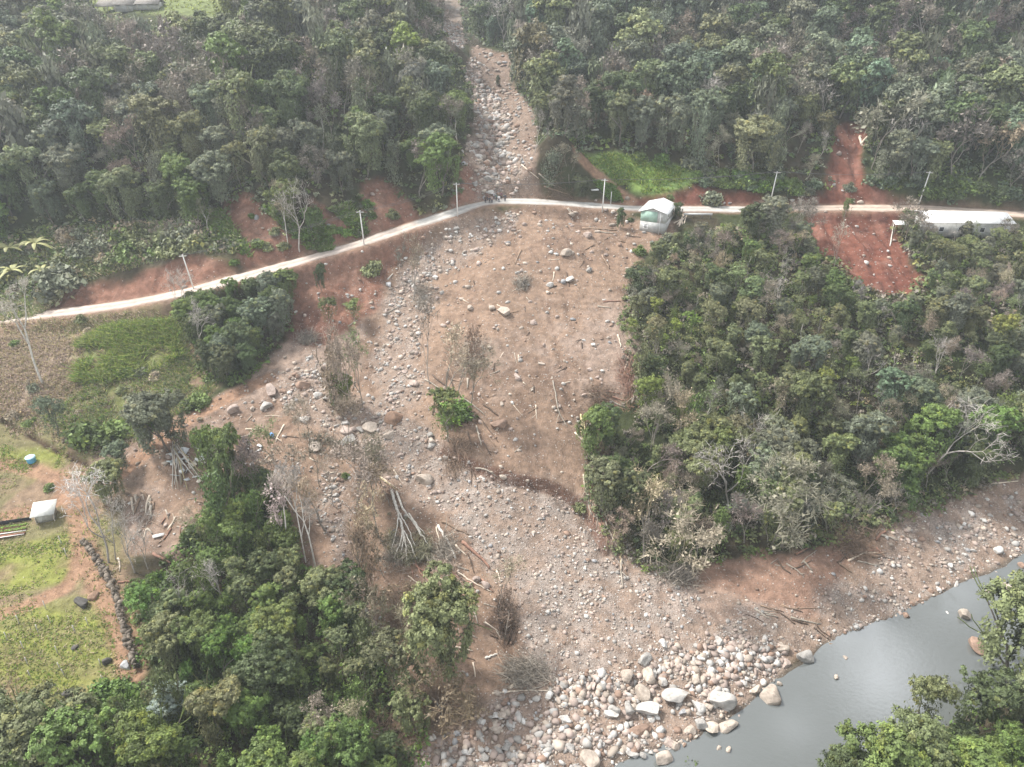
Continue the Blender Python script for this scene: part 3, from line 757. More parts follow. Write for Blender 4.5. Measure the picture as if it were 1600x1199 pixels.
def column(h, r, n=1300, ls=.30):
    """narrow tree hung with vines"""
    T = MB(); Cn = MB(); tips = []
    branches(T, Cn, (0, 0, -.5), (0, 0, 1), h * .6, .012 * h, 0, tips, 2, .35, .4)
    k = 26
    zz = rng.random(k) ** .7 * h * .95; th = rng.uniform(0, 6.28, k); rr = r * (1 - .5 * (zz / h) ** 2) * rng.uniform(.3, 1, k)
    cs = np.c_[rr * np.cos(th), rr * np.sin(th), zz]
    per = n // k
    P = np.repeat(cs, per, axis=0); m = len(P)
    P = P + rng.standard_normal((m, 3)) * np.array([.55, .55, .9])
    P[:, 2] = np.abs(P[:, 2])
    out = P * np.array([1, 1, 0]) + .01
    tv = np.repeat(np.clip(rng.normal(1, .25, (k, 1)), .4, 1.8), per, axis=0)
    V, Q, c = leaves(P, out + rng.standard_normal((m, 3)) * .7, ls * rng.uniform(.5, 1.3, m), tv * np.clip(rng.normal(1, .2, (m, 1)), .4, 1.8) * np.ones((1, 3)), 1.8, np.array([0, 0, 1.0]))
    Cn.add(V, Q, None, c)
    return T, Cn
def bush(r, h, per=34, ls=.22, n=34):
    Cn = MB()
    d = rng.standard_normal((n, 3)); d[:, 2] = np.abs(d[:, 2]); d /= np.linalg.norm(d, axis=1)[:, None]
    cs = d * np.array([r, r, h]) * rng.uniform(.35, .85, (n, 1))
    puffs(Cn, cs, rng.uniform(.25, .45, n) * r, per, ls)
    return Cn
VAR = {}
def build_variants():
    def reg(kind, fn, n):
        for i in range(n):
            T, Cn = fn(i)
            zt = np.percentile(np.concatenate([v[:, 2] for v in Cn.V]), 99.3); f = 10 / zt
            for mb_ in (T, Cn): mb_.V = [v * f for v in mb_.V]
            VAR.setdefault(kind, []).append((T.mesh(kind + '_trunk', [M_BARK], True), Cn.mesh(kind + '_crown', [M_LEAF]), T, Cn))
    reg('leafy', lambda i: evergreen(10, rng.uniform(3.2, 4.2), int(rng.integers(9, 15)), 56, .235, .45), 12)
    reg('airy', lambda i: evergreen(10, rng.uniform(3.0, 4.0), int(rng.integers(8, 13)), 38, .225, .2, 1.2, .3), 8)
    reg('grey', lambda i: fuzzy(10, 3.4, 15, .85, .075, 9, 4, .6, .28), 7)
    reg('bare', lambda i: fuzzy(10, 3.3, 7, .7, .045, 0, 4, .6), 6)
    reg('tall', lambda i: fuzzy(10, 1.7, 8, .6, .05, (0, 3)[i % 2], 4, .6, .26, .62, .011), 5)
    reg('vine', lambda i: column(10, rng.uniform(1.6, 2.4)), 5)
    reg('thin', lambda i: fuzzy(10, 1.9, 14, .8, .075, 8, 3, .42, .28), 4)
build_variants()
LOW = {}
def build_low():
    """lighter copies of the crowns for the far woods"""
    for i in range(7):
        T, Cn = evergreen(10, rng.uniform(3.4, 4.2), int(rng.integers(8, 12)), 18, .42, .4); LOW.setdefault('leafy', []).append((T, Cn))
    for i in range(5):
        T, Cn = fuzzy(10, 3.6, 7, 1.0, .12, 6, 4, .6, .50); LOW.setdefault('grey', []).append((T, Cn))
    for i in range(3):
        T, Cn = column(10, 2.2, 420, .7); LOW.setdefault('vine', []).append((T, Cn))
    for i in range(3):
        T, Cn = fuzzy(10, 3.4, 3, .9, .10, 0, 4, .6); LOW.setdefault('bare', []).append((T, Cn))
build_low()

AUTO = []       # things whose label is worded from where they stand at the end
COLS = {'dark green': C(.064, .086, .034), 'green': C(.090, .128, .036), 'olive': C(.122, .136, .062), 'grey-green': C(.120, .132, .088), 'bluish green': C(.084, .115, .068), 'yellow-green': C(.17, .22, .05),
        'bright green': C(.10, .17, .035), 'grey-brown': C(.20, .175, .14), 'tan': C(.30, .25, .18), 'pale grey': C(.33, .30, .26), 'silvery': C(.30, .36, .30), 'brown': C(.17, .13, .09)}
for _k in ('dark green', 'green', 'olive', 'grey-green', 'bluish green'): COLS[_k] = COLS[_k] * 1.27
BARKC = {'leafy': C(.16, .14, .12), 'airy': C(.22, .20, .17), 'grey': C(.24, .215, .185), 'bare': C(.36, .33, .30), 'vine': C(.16, .14, .11), 'thin': C(.27, .24, .21), 'tall': C(.50, .47, .43)}
NOUN = {'leafy': 'dense leafy tree', 'airy': 'open-crowned tree', 'grey': 'thinly leafed tree', 'bare': 'leafless tree', 'vine': 'vine-hung tree', 'thin': 'slender sparse tree', 'tall': 'tall bare-trunked tree'}
ONAME = {'leafy': 'leafy_tree', 'airy': 'open_crowned_tree', 'grey': 'sparse_tree', 'bare': 'leafless_tree', 'vine': 'vine_covered_tree', 'thin': 'slender_tree', 'tall': 'bare_trunked_tree'}
def tree(kind, x, y, h, col, zone=None, w=1.0, label=None, group=None, lean=(0, 0), rz=None, z=None, vi=None):
    v = VAR[kind][rng.integers(len(VAR[kind])) if vi is None else vi]
    s = h / 10.0
    z = float(H(x, y)) if z is None else z
    e = empty(ONAME[kind], (x, y, z - .1), rng.uniform(0, 6.28) if rz is None else rz)
    e.rotation_euler = (lean[0], lean[1], e.rotation_euler[2])
    e.scale = (s * w, s * w, s)
    c = COLS[col] * (1 + .12 * rng.standard_normal()) * (1 + .05 * rng.standard_normal(3))
    if kind == 'bare': c = BARKC['bare'] * (COLS[col] / COLS['pale grey'])
    link('trunk', v[0], e, color=BARKC[kind] * rng.uniform(.8, 1.2)); link('crown', v[1], e, color=np.clip(c, .01, .9))
    if label: tag(e, label, 'tree', group)
    else:
        tag(e, None, 'tree', group); AUTO.append((e, col + ' ' + NOUN[kind], zone))
    return e

def inpoly_px(px, py, poly):
    poly = np.array(poly, float); r = np.zeros(len(px), bool); n = len(poly)
    for i in range(n):
        ax, ay = poly[i]; bx, by = poly[(i + 1) % n]
        r ^= ((ay > py) != (by > py)) & (px < (bx - ax) * (py - ay) / (by - ay + 1e-9) + ax)
    return r
FOREST = {
 'left': [(-120, 400), (0, 385), (110, 352), (230, 346), (310, 366), (365, 398), (352, 318), (385, 292), (432, 338), (485, 382), (492, 376), (482, 335), (492, 305), (522, 325), (566, 352), (560, 278), (605, 276), (655, 328), (690, 322), (715, 282), (716, 225), (732, 180), (727, 120),
          (705, 85), (680, 30), (680, -6), (520, 0), (430, 26), (340, 36), (120, 34), (90, -6), (-120, -6)],
 'right': [(722, -6), (733, 60), (760, 72), (800, 80), (812, 130), (840, 175), (845, 205), (900, 232), (950, 228), (1050, 245), (1100, 262), (1200, 282), (1288, 290), (1298, 200), (1320, 182), (1365, 195), (1355, 285), (1420, 298), (1600, 312), (1760, 312), (1760, -6)],
 'lower_right': [(1005, 432), (1060, 385), (1150, 362), (1255, 366), (1290, 405), (1338, 448), (1385, 470), (1430, 462), (1452, 435), (1412, 375), (1405, 362), (1500, 366), (1700, 378), (1760, 735), (1600, 738), (1540, 748), (1440, 795), (1340, 832), (1230, 850), (1120, 872), (1040, 885), (985, 885), (955, 845),
                 (932, 780), (922, 705), (958, 688), (1005, 682), (1000, 600), (985, 560), (978, 500), (985, 465)],
 'lower_left': [(290, 850), (335, 790), (400, 770), (440, 820), (470, 900), (540, 930), (570, 1010), (640, 1085), (655, 1150), (620, 1290), (300, 1360), (0, 1360), (-90, 1250), (-90, 1160), (60, 1150), (130, 1135), (215, 1090), (235, 1030), (225, 960), (232, 935)],
 'clump': [(300, 515), (330, 592), (375, 600), (412, 565), (450, 512), (445, 465), (400, 462), (300, 475)],
 'near_right': [(1290, 1330), (1370, 1225), (1440, 1180), (1510, 1140), (1560, 1105), (1650, 1060), (1760, 1010), (1760, 1500), (1250, 1500)],
}
FW = {k: poly_w(v, H) for k, v in FOREST.items()}
ZONE = {'left': 'left wooded hillside', 'right': 'right wooded hillside', 'lower_right': 'forest below right road', 'lower_left': 'lower left wood', 'clump': 'clump below left road', 'near_right': 'near riverbank'}
GRP = {k: 'trees of the ' + v for k, v in ZONE.items()}
CLEAR = [[(-60, 950), (180, 940), (208, 1060), (120, 1100), (-60, 1118)], [(100, 442), (260, 402), (385, 398), (372, 425), (270, 455), (110, 480)], [(688, -5), (724, -5), (736, 68), (792, 84), (806, 130), (836, 190), (834, 240), (862, 305), (748, 305), (724, 245), (745, 180), (735, 120), (700, 75)],
 [(1302, 196), (1345, 196), (1345, 292), (1300, 292)], [(345, 305), (392, 298), (445, 345), (510, 395), (400, 425), (375, 400)], [(482, 300), (512, 315), (575, 368), (522, 388)], [(560, 275), (612, 278), (662, 335), (592, 364)], [(208, 790), (272, 770), (282, 860), (240, 905), (212, 890)], [(455, 700), (560, 700), (560, 900), (500, 870)], [(212, 700), (330, 690), (340, 770), (215, 790)],
 [(155, -5), (345, -5), (335, 26), (160, 30)], [(1432, 300), (1562, 306), (1566, 338), (1440, 338)], [(1272, 322), (1398, 322), (1402, 370), (1438, 432), (1418, 452), (1376, 455), (1335, 425), (1285, 390)], [(1040, 325), (1152, 325), (1148, 345), (1040, 352)],
 [(905, 232), (960, 238), (1050, 256), (1080, 292), (985, 300)], [(718, 255), (748, 255), (750, 310), (722, 300)]]
def is_clear(x, y, z, h, wid=.22):
    for f in (.35, .7, .95):
        for o in (-wid, 0, wid):
            px, py = proj(x + o * h, y, z + h * f)
            for c in CLEAR:
                if inpoly_px(np.array([px]), np.array([py]), c)[0]: return False
    return True
def scatter(poly, dmin, n, extra=None):
    mn = poly.min(0); mx = poly.max(0)
    P = rng.uniform(mn, mx, (n, 2)); P = P[sdist(P[:, 0], P[:, 1], poly) > 0]
    keep = []; grid = {}
    for p in P:
        d = dmin(p) if callable(dmin) else dmin
        g = (int(p[0] // 6), int(p[1] // 6)); ok = True
        for a in (-1, 0, 1):
            for b in (-1, 0, 1):
                for q in grid.get((g[0] + a, g[1] + b), ()):
                    if (q[0] - p[0]) ** 2 + (q[1] - p[1]) ** 2 < d * d: ok = False; break
                if not ok: break
            if not ok: break
        if ok: grid.setdefault(g, []).append(p); keep.append(p)
    return np.array(keep)
MIX = {
 'left': [('leafy', 'olive', 3), ('leafy', 'grey-green', 3), ('leafy', 'green', 2), ('leafy', 'dark green', 2), ('grey', 'grey-brown', 2.6), ('airy', 'olive', 1.6), ('vine', 'grey-green', 1.6), ('bare', 'pale grey', .5), ('airy', 'yellow-green', .2), ('leafy', 'bluish green', .8), ('tall', 'grey-green', .6)],
 'right': [('leafy', 'grey-green', 4), ('leafy', 'dark green', 2), ('leafy', 'olive', 2), ('grey', 'grey-brown', 4.2), ('vine', 'grey-green', 1.8), ('bare', 'pale grey', .5), ('leafy', 'bluish green', 1.6), ('grey', 'tan', .4)],
 'lower_right': [('leafy', 'olive', 2.6), ('leafy', 'dark green', 1.2), ('leafy', 'grey-green', 2.0), ('airy', 'olive', 2.8), ('grey', 'grey-brown', 3.6), ('grey', 'tan', 1.8), ('bare', 'pale grey', 1.2), ('airy', 'yellow-green', .4), ('vine', 'green', .7), ('thin', 'olive', 1.0), ('leafy', 'green', 1.0), ('tall', 'olive', 1.6)],
 'lower_left': [('leafy', 'green', 3), ('leafy', 'dark green', 1.4), ('leafy', 'olive', 2), ('airy', 'olive', 2.2), ('airy', 'green', 2), ('vine', 'green', 2.4), ('vine', 'olive', 1.2), ('airy', 'bright green', .8), ('grey', 'tan', .5), ('bare', 'pale grey', .3)],
 'clump': [('leafy', 'dark green', 3), ('leafy', 'green', 2), ('leafy', 'grey-green', 1.5)],
 'near_right': [('leafy', 'dark green', 2), ('leafy', 'green', 3), ('airy', 'bright green', 1), ('leafy', 'olive', 2.5), ('vine', 'green', 1)],
}
HT = {'left': (9, 13.5), 'right': (9, 14), 'lower_right': (5.5, 9.5), 'lower_left': (5, 8.5), 'clump': (6, 8.5), 'near_right': (5, 8)}
SP = {'left': 4.6, 'right': 4.7, 'lower_right': 2.75, 'lower_left': 2.9, 'clump': 3.2, 'near_right': 3.3}
far = MB(); farC = []
def add_far(kind, x, y, h, col):
    k = kind if kind in LOW else {'airy': 'leafy', 'thin': 'grey', 'tall': 'grey'}[kind]
    T, Cn = LOW[k][rng.integers(len(LOW[k]))]
    a = rng.uniform(0, 6.28); s = h / 10
    m = rotm(0, 0, a) * s; o = np.array([x, y, float(H(x, y)) - .1])
    c = COLS[col] * (1 + .13 * rng.standard_normal()) * (1 + .05 * rng.standard_normal(3))
    if k == 'bare': c = BARKC['bare']
    V, Q, T3, CC = Cn.arr(); far.add(V @ m.T + o, Q, T3, np.clip(CC * c, .01, .9))
    V, Q, T3, CC = T.arr(); far.add(V @ m.T + o, Q, T3, CC * BARKC[k])
n_ind = 0
def grow_forests():
    global n_ind
    for k in FOREST:
        dm = SP[k]
        P = scatter(FW[k], dm, 30000 if k in ('left', 'right') else 9000)
        kinds = MIX[k]; w = np.array([q[2] for q in kinds], float); w /= w.sum()
        px, py = proj(P[:, 0], P[:, 1], H(P[:, 0], P[:, 1]))
        # big patches share their colour a little
        patch = fbm(P[:, 0], P[:, 1], 30, 2)
        dist = np.hypot(P[:, 0], P[:, 1])
        for i, (x, y) in enumerate(P):
            if px[i] < -90 or px[i] > 1690 or py[i] < -8: continue
            ww = w.copy()
            if k == 'left':
                g = np.clip((py[i] - 120) / 250, 0, 1)
                ww = ww * np.array([1, 1, .6 + 1.6 * g, .8, 1.6 - 1.2 * g, 1, 1, 1, .5 + g, 1, 1]); 
            if k == 'lower_right' and px[i] < 1120 and 500 < py[i] < 690: ww = ww * np.array([1, .5, .5, 2, .6, .5, .8, 18, 1, 2.5, 1, 4])
            if k == 'lower_right' and py[i] > 690: ww = ww * np.array([1, 1, 1, .8, 1.4, 1.8, 1.4, .2, 1.6, .2, 1.4, .5])
            ww /= ww.sum()
            q = kinds[rng.choice(len(kinds), p=ww)]
            h = rng.uniform(*HT[k]) * (rng.choice([.7, 1, 1.22], p=[.25, .55, .2]))
            if k == 'lower_right': h *= (.72 if py[i] < 650 else 1.0)
            zz = float(H(x, y))
            if not is_clear(x, y, zz, h):
                h *= .6
                if not is_clear(x, y, zz, h): continue
            if k in ('left', 'right') and (dist[i] > 190):
                add_far(q[0], x, y, h, q[1])
            else:
                n_ind += 1
                tree(q[0], x, y, h, q[1], k, rng.uniform(.85, 1.15), group=GRP[k])
grow_forests()
fme = far.mesh('far_forest', [M_LEAF]); fo = link('forest', fme, color=(1, 1, 1))
tag(fo, 'hazy grey-green forest covering the upper hillsides', 'forest', kind='stuff')
print('individual trees', n_ind, 'far faces', len(fme.polygons))
# ------------------------------------------------------------------ single trees and bushes seen in the photograph: base pixel, height in pixels
def tpx(kind, px, py, hpx, col, label, w=1.0, lean=(0, 0), vi=None, group=None):
    p = at(px, py)
    lo, hi = .3, 40.0
    for _ in range(24):
        h = (lo + hi) / 2
        if proj(p[0], p[1], p[2] + h)[1] > py - hpx: lo = h
        else: hi = h
    return tree(kind, p[0], p[1], h, col, None, w, label, group, lean, z=p[2], vi=vi)
COLS['white'] = C(.48, .45, .41)
S = [
 ('bare', 468, 392, 112, 'pale grey', 'tall pale leafless tree with forked crown at the roadside between two red slips', .8),
 ('tall', 450, 385, 100, 'tan', 'slender tan tree left of the forked leafless tree above the left road', 1.0),
 ('bare', 170, 205, 62, 'pale grey', 'whitish leafless tree sticking out of the left hillside canopy', .9),
 ('bare', 152, 208, 55, 'pale grey', 'smaller whitish leafless tree just left of the one in the left hillside canopy', .8),
 ('airy', 957, 118, 52, 'yellow-green', 'yellow-green umbrella-shaped tree standing out on the right hillside', 1.3),
 ('bare', 836, 240, 78, 'pale grey', 'lone pale leafless tree at the right edge of the gully', .7),
 ('vine', 862, 285, 52, 'grey-green', 'leaning vine-hung tree in the clump right of the gully', 1.6),
 ('grey', 890, 285, 60, 'grey-brown', 'broad thinly leafed tree in the clump right of the gully', 1.3),
 ('leafy', 905, 310, 36, 'dark green', 'low dark green tree at the roadside right of the gully mouth', 1.3),
 ('leafy', 968, 358, 34, 'dark green', 'small dark green tree just left of the green house', .8),
 ('leafy', 1058, 342, 26, 'dark green', 'dark bushy tree against the right wall of the green house', 1.0),
 ('leafy', 1046, 330, 26, 'green', 'green tree behind the roof of the green house', .8),
 ('leafy', 692, 1058, 140, 'olive', 'solitary round-crowned green tree on the lower debris fan', .85),
 ('grey', 548, 645, 150, 'tan', 'tall brown vine-hung tree on the side stream, left of centre', .5),
 ('vine', 530, 640, 105, 'tan', 'brown vine-hung tree leaning beside the tall one left of centre', 1.1),
 ('thin', 566, 640, 130, 'olive', 'slender olive tree right of the brown vine-hung pair', .8),
 ('leafy', 535, 640, 60, 'green', 'low green tree at the foot of the brown vine-hung trees', .8),
 ('thin', 690, 640, 155, 'tan', 'tall wispy tan tree above the green bush in the middle of the fan', 1.0),
 ('thin', 712, 630, 130, 'brown', 'dark stemmed vine-hung tree in the middle of the fan', .9),
 ('thin', 672, 600, 120, 'grey-brown', 'wispy grey-brown tree left of the dark stemmed one mid fan', .9),
 ('thin', 735, 640, 100, 'grey-brown', 'low wispy tree right of the dark stemmed one mid fan', 1.2),
 ('airy', 700, 690, 80, 'green', 'bright green bushy tree at the island tip in the middle of the fan', 1.0),
 ('thin', 645, 470, 98, 'tan', 'wispy tan sapling at the stony bank below the road', .9),
 ('thin', 630, 450, 70, 'grey-brown', 'small wispy grey sapling just below the road bend', 1.0),
 ('leafy', 503, 455, 42, 'dark green', 'small broad-leaved tree alone on the red slope below the road', .55),
 ('airy', 515, 505, 40, 'green', 'small green tree low on the red slope below the road', 1.2),
 ('airy', 555, 500, 34, 'green', 'small green tree where the red slope meets the stones', 1.5),
 ('leafy', 450, 470, 48, 'green', 'green tree at the right end of the clump below the left road', 1.1),
 ('leafy', 445, 510, 60, 'grey-green', 'grey-green tree at the lower right of the clump below the left road', .9),
 ('bare', 292, 520, 100, 'pale grey', 'pale leafless tree on the left flank of the clump below the road', .9),
 ('bare', 318, 560, 95, 'pale grey', 'pale leafless tree low on the left flank of the clump below the road', .8),
 ('tall', 68, 600, 160, 'pale grey', 'tall thin pale leafless tree in the dry field by the left road', .9),
 ('airy', 92, 685, 62, 'grey-green', 'small slender-trunked tree in the field above the blue tank', .8),
 ('leafy', 262, 705, 92, 'grey-green', 'wide grey-green tree at the field corner above the rubble', 1.1),
 ('leafy', 235, 700, 62, 'green', 'lower green tree left of the wide tree at the field corner', .9),
 ('leafy', 190, 735, 44, 'grey-green', 'grey-green bushy tree beside the end of the earth crack', 1.0),
 ('leafy', 175, 785, 62, 'olive', 'olive bushy tree just right of the leafless trees near the shed', 1.0),
 ('bare', 168, 880, 135, 'white', 'large pale leafless tree beside the dirt track near the shed', 1.0),
 ('bare', 180, 875, 95, 'pale grey', 'smaller leafless tree close to the large one near the shed', .8),
 ('bare', 210, 895, 90, 'pale grey', 'pale leafless tree at the top end of the rough wall', .8),
 ('bare', 232, 890, 110, 'pale grey', 'pale leafless tree right of the rough wall among driftwood', .8),
 ('tall', 495, 895, 160, 'pale grey', 'tall white-trunked leafless tree at the right of the lower left wood', .9),
 ('tall', 478, 880, 140, 'pale grey', 'second tall white-trunked leafless tree, just left of the tallest', .9),
 ('tall', 447, 870, 120, 'pale grey', 'white-trunked leafless tree at the edge of the green lower left wood', 1.0),
 ('thin', 440, 760, 95, 'olive', 'slender olive tree right of the blue drum', .9),
 ('thin', 485, 715, 85, 'tan', 'slender wispy tree among the boulders of the side stream', .8),
 ('leafy', 372, 790, 120, 'green', 'tall green tree below the rubble of boards', .6),
 ('vine', 345, 770, 105, 'green', 'narrow green vine-hung tree right of the rubble of boards', .9),
 ('grey', 395, 770, 90, 'grey-brown', 'grey-brown thinly leafed tree above the lower left wood', .9),
 ('grey', 555, 800, 110, 'tan', 'dark-limbed brown tree leaning over the stony channel', 1.0),
 ('vine', 575, 935, 130, 'tan', 'tall column of brown hanging vines beside the fallen tree', .55),
 ('thin', 600, 850, 100, 'tan', 'tan wispy tree standing left of the fallen tree', 1.4),
 ('grey', 700, 940, 70, 'tan', 'pale twiggy tree just above the solitary round-crowned tree', .9),
 ('thin', 630, 985, 75, 'brown', 'brown twiggy shrub-like tree left of the solitary round-crowned tree', 1.5),
 ('thin', 790, 1000, 80, 'brown', 'dark twiggy tree right of the solitary round-crowned tree', 1.1),
 ('grey', 695, 1130, 90, 'brown', 'brown twiggy tree at the foot of the solitary round-crowned tree', 1.2),
 ('leafy', 272, 1125, 48, 'silvery', 'silvery pale-leaved small tree in the lower left wood', 1.1),
 ('leafy', 40, 1215, 110, 'olive', 'round olive tree in the bottom left corner', 1.0),
 ('leafy', 110, 1210, 110, 'olive', 'round olive tree right of the corner tree at bottom left', 1.1),
 ('leafy', 160, 1230, 110, 'green', 'green tree at the bottom edge, third from the left corner', 1.0),
 ('leafy', 1572, 1066, 138, 'olive', 'open green tree leaning over the river at the right edge', 1.1),
 ('airy', 1425, 1175, 118, 'olive', 'open-crowned olive tree rising over the river at bottom right', .75),
 ('airy', 1552, 1225, 75, 'bright green', 'bright light green feathery tree at bottom right', 1.0),
 ('grey', 1040, 905, 115, 'tan', 'pale tan feathery tree at the lowest tip of the right forest', 1.0),
 ('grey', 1010, 880, 100, 'tan', 'pale tan feathery tree beside the one at the right forest tip', .9),
 ('bare', 1045, 860, 110, 'tan', 'pinkish leafless tree with dense fine crown near the right forest tip', 1.0),
 ('grey', 1015, 705, 75, 'tan', 'fan-shaped tan tree at the notch of the right forest edge', .9),
 ('bare', 1140, 800, 125, 'pale grey', 'big spreading leafless tree in the lower part of the right forest', 1.1),
 ('bare', 1445, 745, 120, 'pale grey', 'big spreading white-limbed leafless tree in the right forest', 1.3),
 ('grey', 1205, 850, 150, 'grey-brown', 'large brownish twiggy tree at the right forest\'s lower edge', .9),
 ('bare', 1462, 585, 62, 'pale grey', 'pale forked leafless tree right of centre in the right forest', .9),
 ('leafy', 1385, 650, 70, 'bluish green', 'bluish green round tree in a pair amid the right forest', 1.1),
 ('leafy', 1425, 660, 70, 'bluish green', 'right one of the bluish green round pair amid the right forest', 1.1),
 ('airy', 1318, 350, 40, 'green', 'small green tree in front of the road above the lower red slip', .6),
 ('thin', 1302, 420, 75, 'pale grey', 'pale slender tree on the left edge of the lower red slip', .8),
 ('airy', 1465, 400, 30, 'yellow-green', 'yellow-green small tree below the long white roof', 1.2),
 ('leafy', 1200, 375, 70, 'grey-green', 'grey-green tree hiding the road right of the green house', 1.1),
 ('grey', 1235, 385, 75, 'grey-brown', 'grey-brown tree hiding the road left of the lower red slip', 1.1),
 ('leafy', 1175, 372, 55, 'dark green', 'dark tree hiding the road, nearest the green house', 1.1),
 ('grey', 1415, 380, 70, 'grey-brown', 'grey-brown tree between the lower red slip and long white roof', 1.2),
 ('grey', 425, 800, 100, 'grey-brown', 'grey-brown scrubby tree above the white-trunked leafless trees', .7), ('thin', 510, 830, 110, 'tan', 'slender tan tree beside the narrow stony channel', 1.0),
 ('bare', 520, 790, 90, 'tan', 'tan leafless tree at the head of the narrow channel', .8), ('thin', 460, 800, 110, 'grey-brown', 'grey slender tree between the leafless trees and channel', 1.1),
 ('grey', 610, 790, 75, 'tan', 'tan scrubby tree above the fallen tree', .9), ('grey', 600, 900, 80, 'brown', 'brown scrub tree below the fallen tree', .8), ('thin', 555, 880, 100, 'tan', 'wispy tan tree left of the vine column', 1.0),
 ('thin', 780, 960, 70, 'tan', 'wispy tan tree above the dark twiggy one', 1.3), ('leafy', 330, 740, 70, 'green', 'green tree just right of the leaning planks', .6), ('grey', 470, 690, 70, 'tan', 'tan scrubby tree by the side stream', .7),
 ('vine', 360, 850, 120, 'green', 'tall green vine-hung tree in the upper lower left wood', 1.0), ('bare', 300, 975, 80, 'pale grey', 'white dead tree among the green crowns, lower left wood', .9), ('bare', 355, 960, 80, 'pale grey', 'second white dead tree among the green crowns, lower left wood', .9),
 ('leafy', 1345, 1265, 118, 'green', 'rounded green tree leftmost over the river, bottom right', .9), ('leafy', 1300, 1290, 92, 'dark green', 'dark tree at the bottom edge, leftmost on the near bank', .9), ('airy', 1275, 1300, 60, 'bright green', 'light green low tree at the bottom edge of the near bank', 1.2), ('leafy', 1395, 1250, 115, 'olive', 'olive tree on the near bank between the leftmost and open-crowned ones', .9),
 ('grey', 590, 805, 110, 'tan', 'tan twiggy curtain-like tree left of the fallen tree', .8), ('grey', 580, 1000, 100, 'brown', 'brown twiggy tree at the right edge of the lower left wood', .7), ('grey', 545, 710, 95, 'tan', 'tan twiggy tree among the side stream stones', .7), ('grey', 645, 1000, 75, 'tan', 'tan twiggy bush-like tree left of the solitary green tree', .9),
 ('grey', 500, 760, 90, 'grey-brown', 'grey-brown twiggy tree above the white-trunked trees', .8),
 ('vine', 1000, 600, 70, 'olive', 'olive vine-hung tree at the forest edge by the mud fan', 1.0), ('grey', 1030, 470, 60, 'grey-brown', 'grey-brown tree at the upper forest edge by the fan', 1.2), ('airy', 1555, 560, 70, 'yellow-green', 'yellow-green tree near the right edge of the forest', .9),
 ('leafy', 778, 135, 18, 'dark green', 'lone small dark tree in the upper gully', .8), ('grey', 735, 90, 40, 'grey-brown', 'grey tree at the left lip of the upper gully', 1.0),
]
for r in S:
    tpx(*r[:6], w=r[6] if len(r) > 6 else 1.0)

BUSH = [[bush(1.0, .95, 34, .22).mesh('bush_leaves', [M_LEAF]) for i in range(4)], [bush(1.0, .7, 20, .35, 20).mesh('bush_leaves', [M_LEAF]) for i in range(3)]]
def shrub(px, py, wpx, col, label=None, zone=None, tall=1.0):
    p = at(px, py); d = np.linalg.norm(p - np.array([0, 0, CAM_H])); r = wpx * d / FPX / 2
    o = link('shrub', BUSH[0][rng.integers(4)], None, (p[0], p[1], p[2] - .1 * r), COLS[col] * rng.uniform(.85, 1.2))
    o.scale = (r, r, r * tall); o.rotation_euler = (0, 0, rng.uniform(0, 6.28))
    if label: tag(o, label, 'shrub')
    else: tag(o, None, 'shrub', 'shrubs on the open ground'); AUTO.append((o, col + ' shrub', zone))
for a in [(582, 425, 36, 'olive', 'round olive bush on the bank just below the road'), (1000, 395, 24, 'green', 'green bush below the green house'),
          (366, 412, 16, 'bright green', 'bright green bush at the foot of the left red slip'), (259, 604, 13, 'dark green', 'dark round bush on the grass, upper of two'),
          (200, 650, 20, 'dark green', 'dark round bush on the grass, lower of two'), (78, 764, 16, 'green', 'small bush inside the dirt track loop'),
          (394, 340, 14, 'green', 'green tuft on the left red slip'), (1328, 296, 20, 'grey-green', 'grey bush at the foot of the upper red slip'),
          (985, 345, 12, 'dark green', 'small dark bush left of the green house'), (710, 648, 60, 'bright green', 'bright green bush in the middle of the fan'),
          (540, 745, 14, 'green', 'small bush among the side stream boulders'), (1080, 1198, 30, 'dark green', 'dark bush top at the river, bottom edge'),
          (1112, 318, 40, 'grey-green', 'grey-green bush on the red bank behind the road'), (95, 450, 70, 'grey-green', 'long grey-green bush above the left road'),
          (140, 690, 60, 'green', 'green bush at the lower edge of the grassy field'), (180, 680, 50, 'green', 'green bush right end of the grassy field hedge'),
          (238, 660, 40, 'green', 'green bush by the field corner tree'), (310, 632, 40, 'green', 'green bush at the top edge of the mud track'),
          (908, 795, 24, 'olive', 'olive bush at the foot of the forest edge'), (1020, 760, 26, 'yellow-green', 'yellowish bush in the right forest')]:
    shrub(*a)
for _i in range(22):
    _x, _y = [(rng.uniform(20, 330), rng.uniform(500, 690)) for _ in range(1)][0]
    shrub(_x, _y, rng.uniform(10, 22), ['olive', 'green', 'grey-green', 'tan', 'bright green'][rng.integers(5)], None, 'left field below the road')
def off_road(x, y, m=3.2):
    p = at(x, y); return ldist(p[0], p[1], ROAD)[0] > m
def in_area(k, px, py):
    return inpoly_px(np.array([px]), np.array([py]), A[k])[0]
def rand_px(poly):
    poly = np.array(poly, float)
    while True:
        x, y = rng.uniform(poly.min(0), poly.max(0))
        if inpoly_px(np.array([x]), np.array([y]), poly)[0]: return x, y
for i in range(34):
    x, y = rand_px([(0, 395), (80, 372), (250, 352), (365, 385), (300, 392), (200, 408), (100, 430), (0, 460)])
    shrub(x, y, rng.uniform(22, 46), ['olive', 'grey-green', 'green', 'olive', 'tan'][rng.integers(5)], None, 'slope above the left road')
for i in range(44):
    x, y = rand_px([(915, 232), (1100, 262), (1290, 292), (1285, 305), (1140, 296), (1090, 285), (1000, 252)])
    shrub(x, y, rng.uniform(16, 30), ['green', 'bluish green', 'green', 'bright green', 'grey-green'][rng.integers(5)], None, 'hill foot right of the grass clearing')
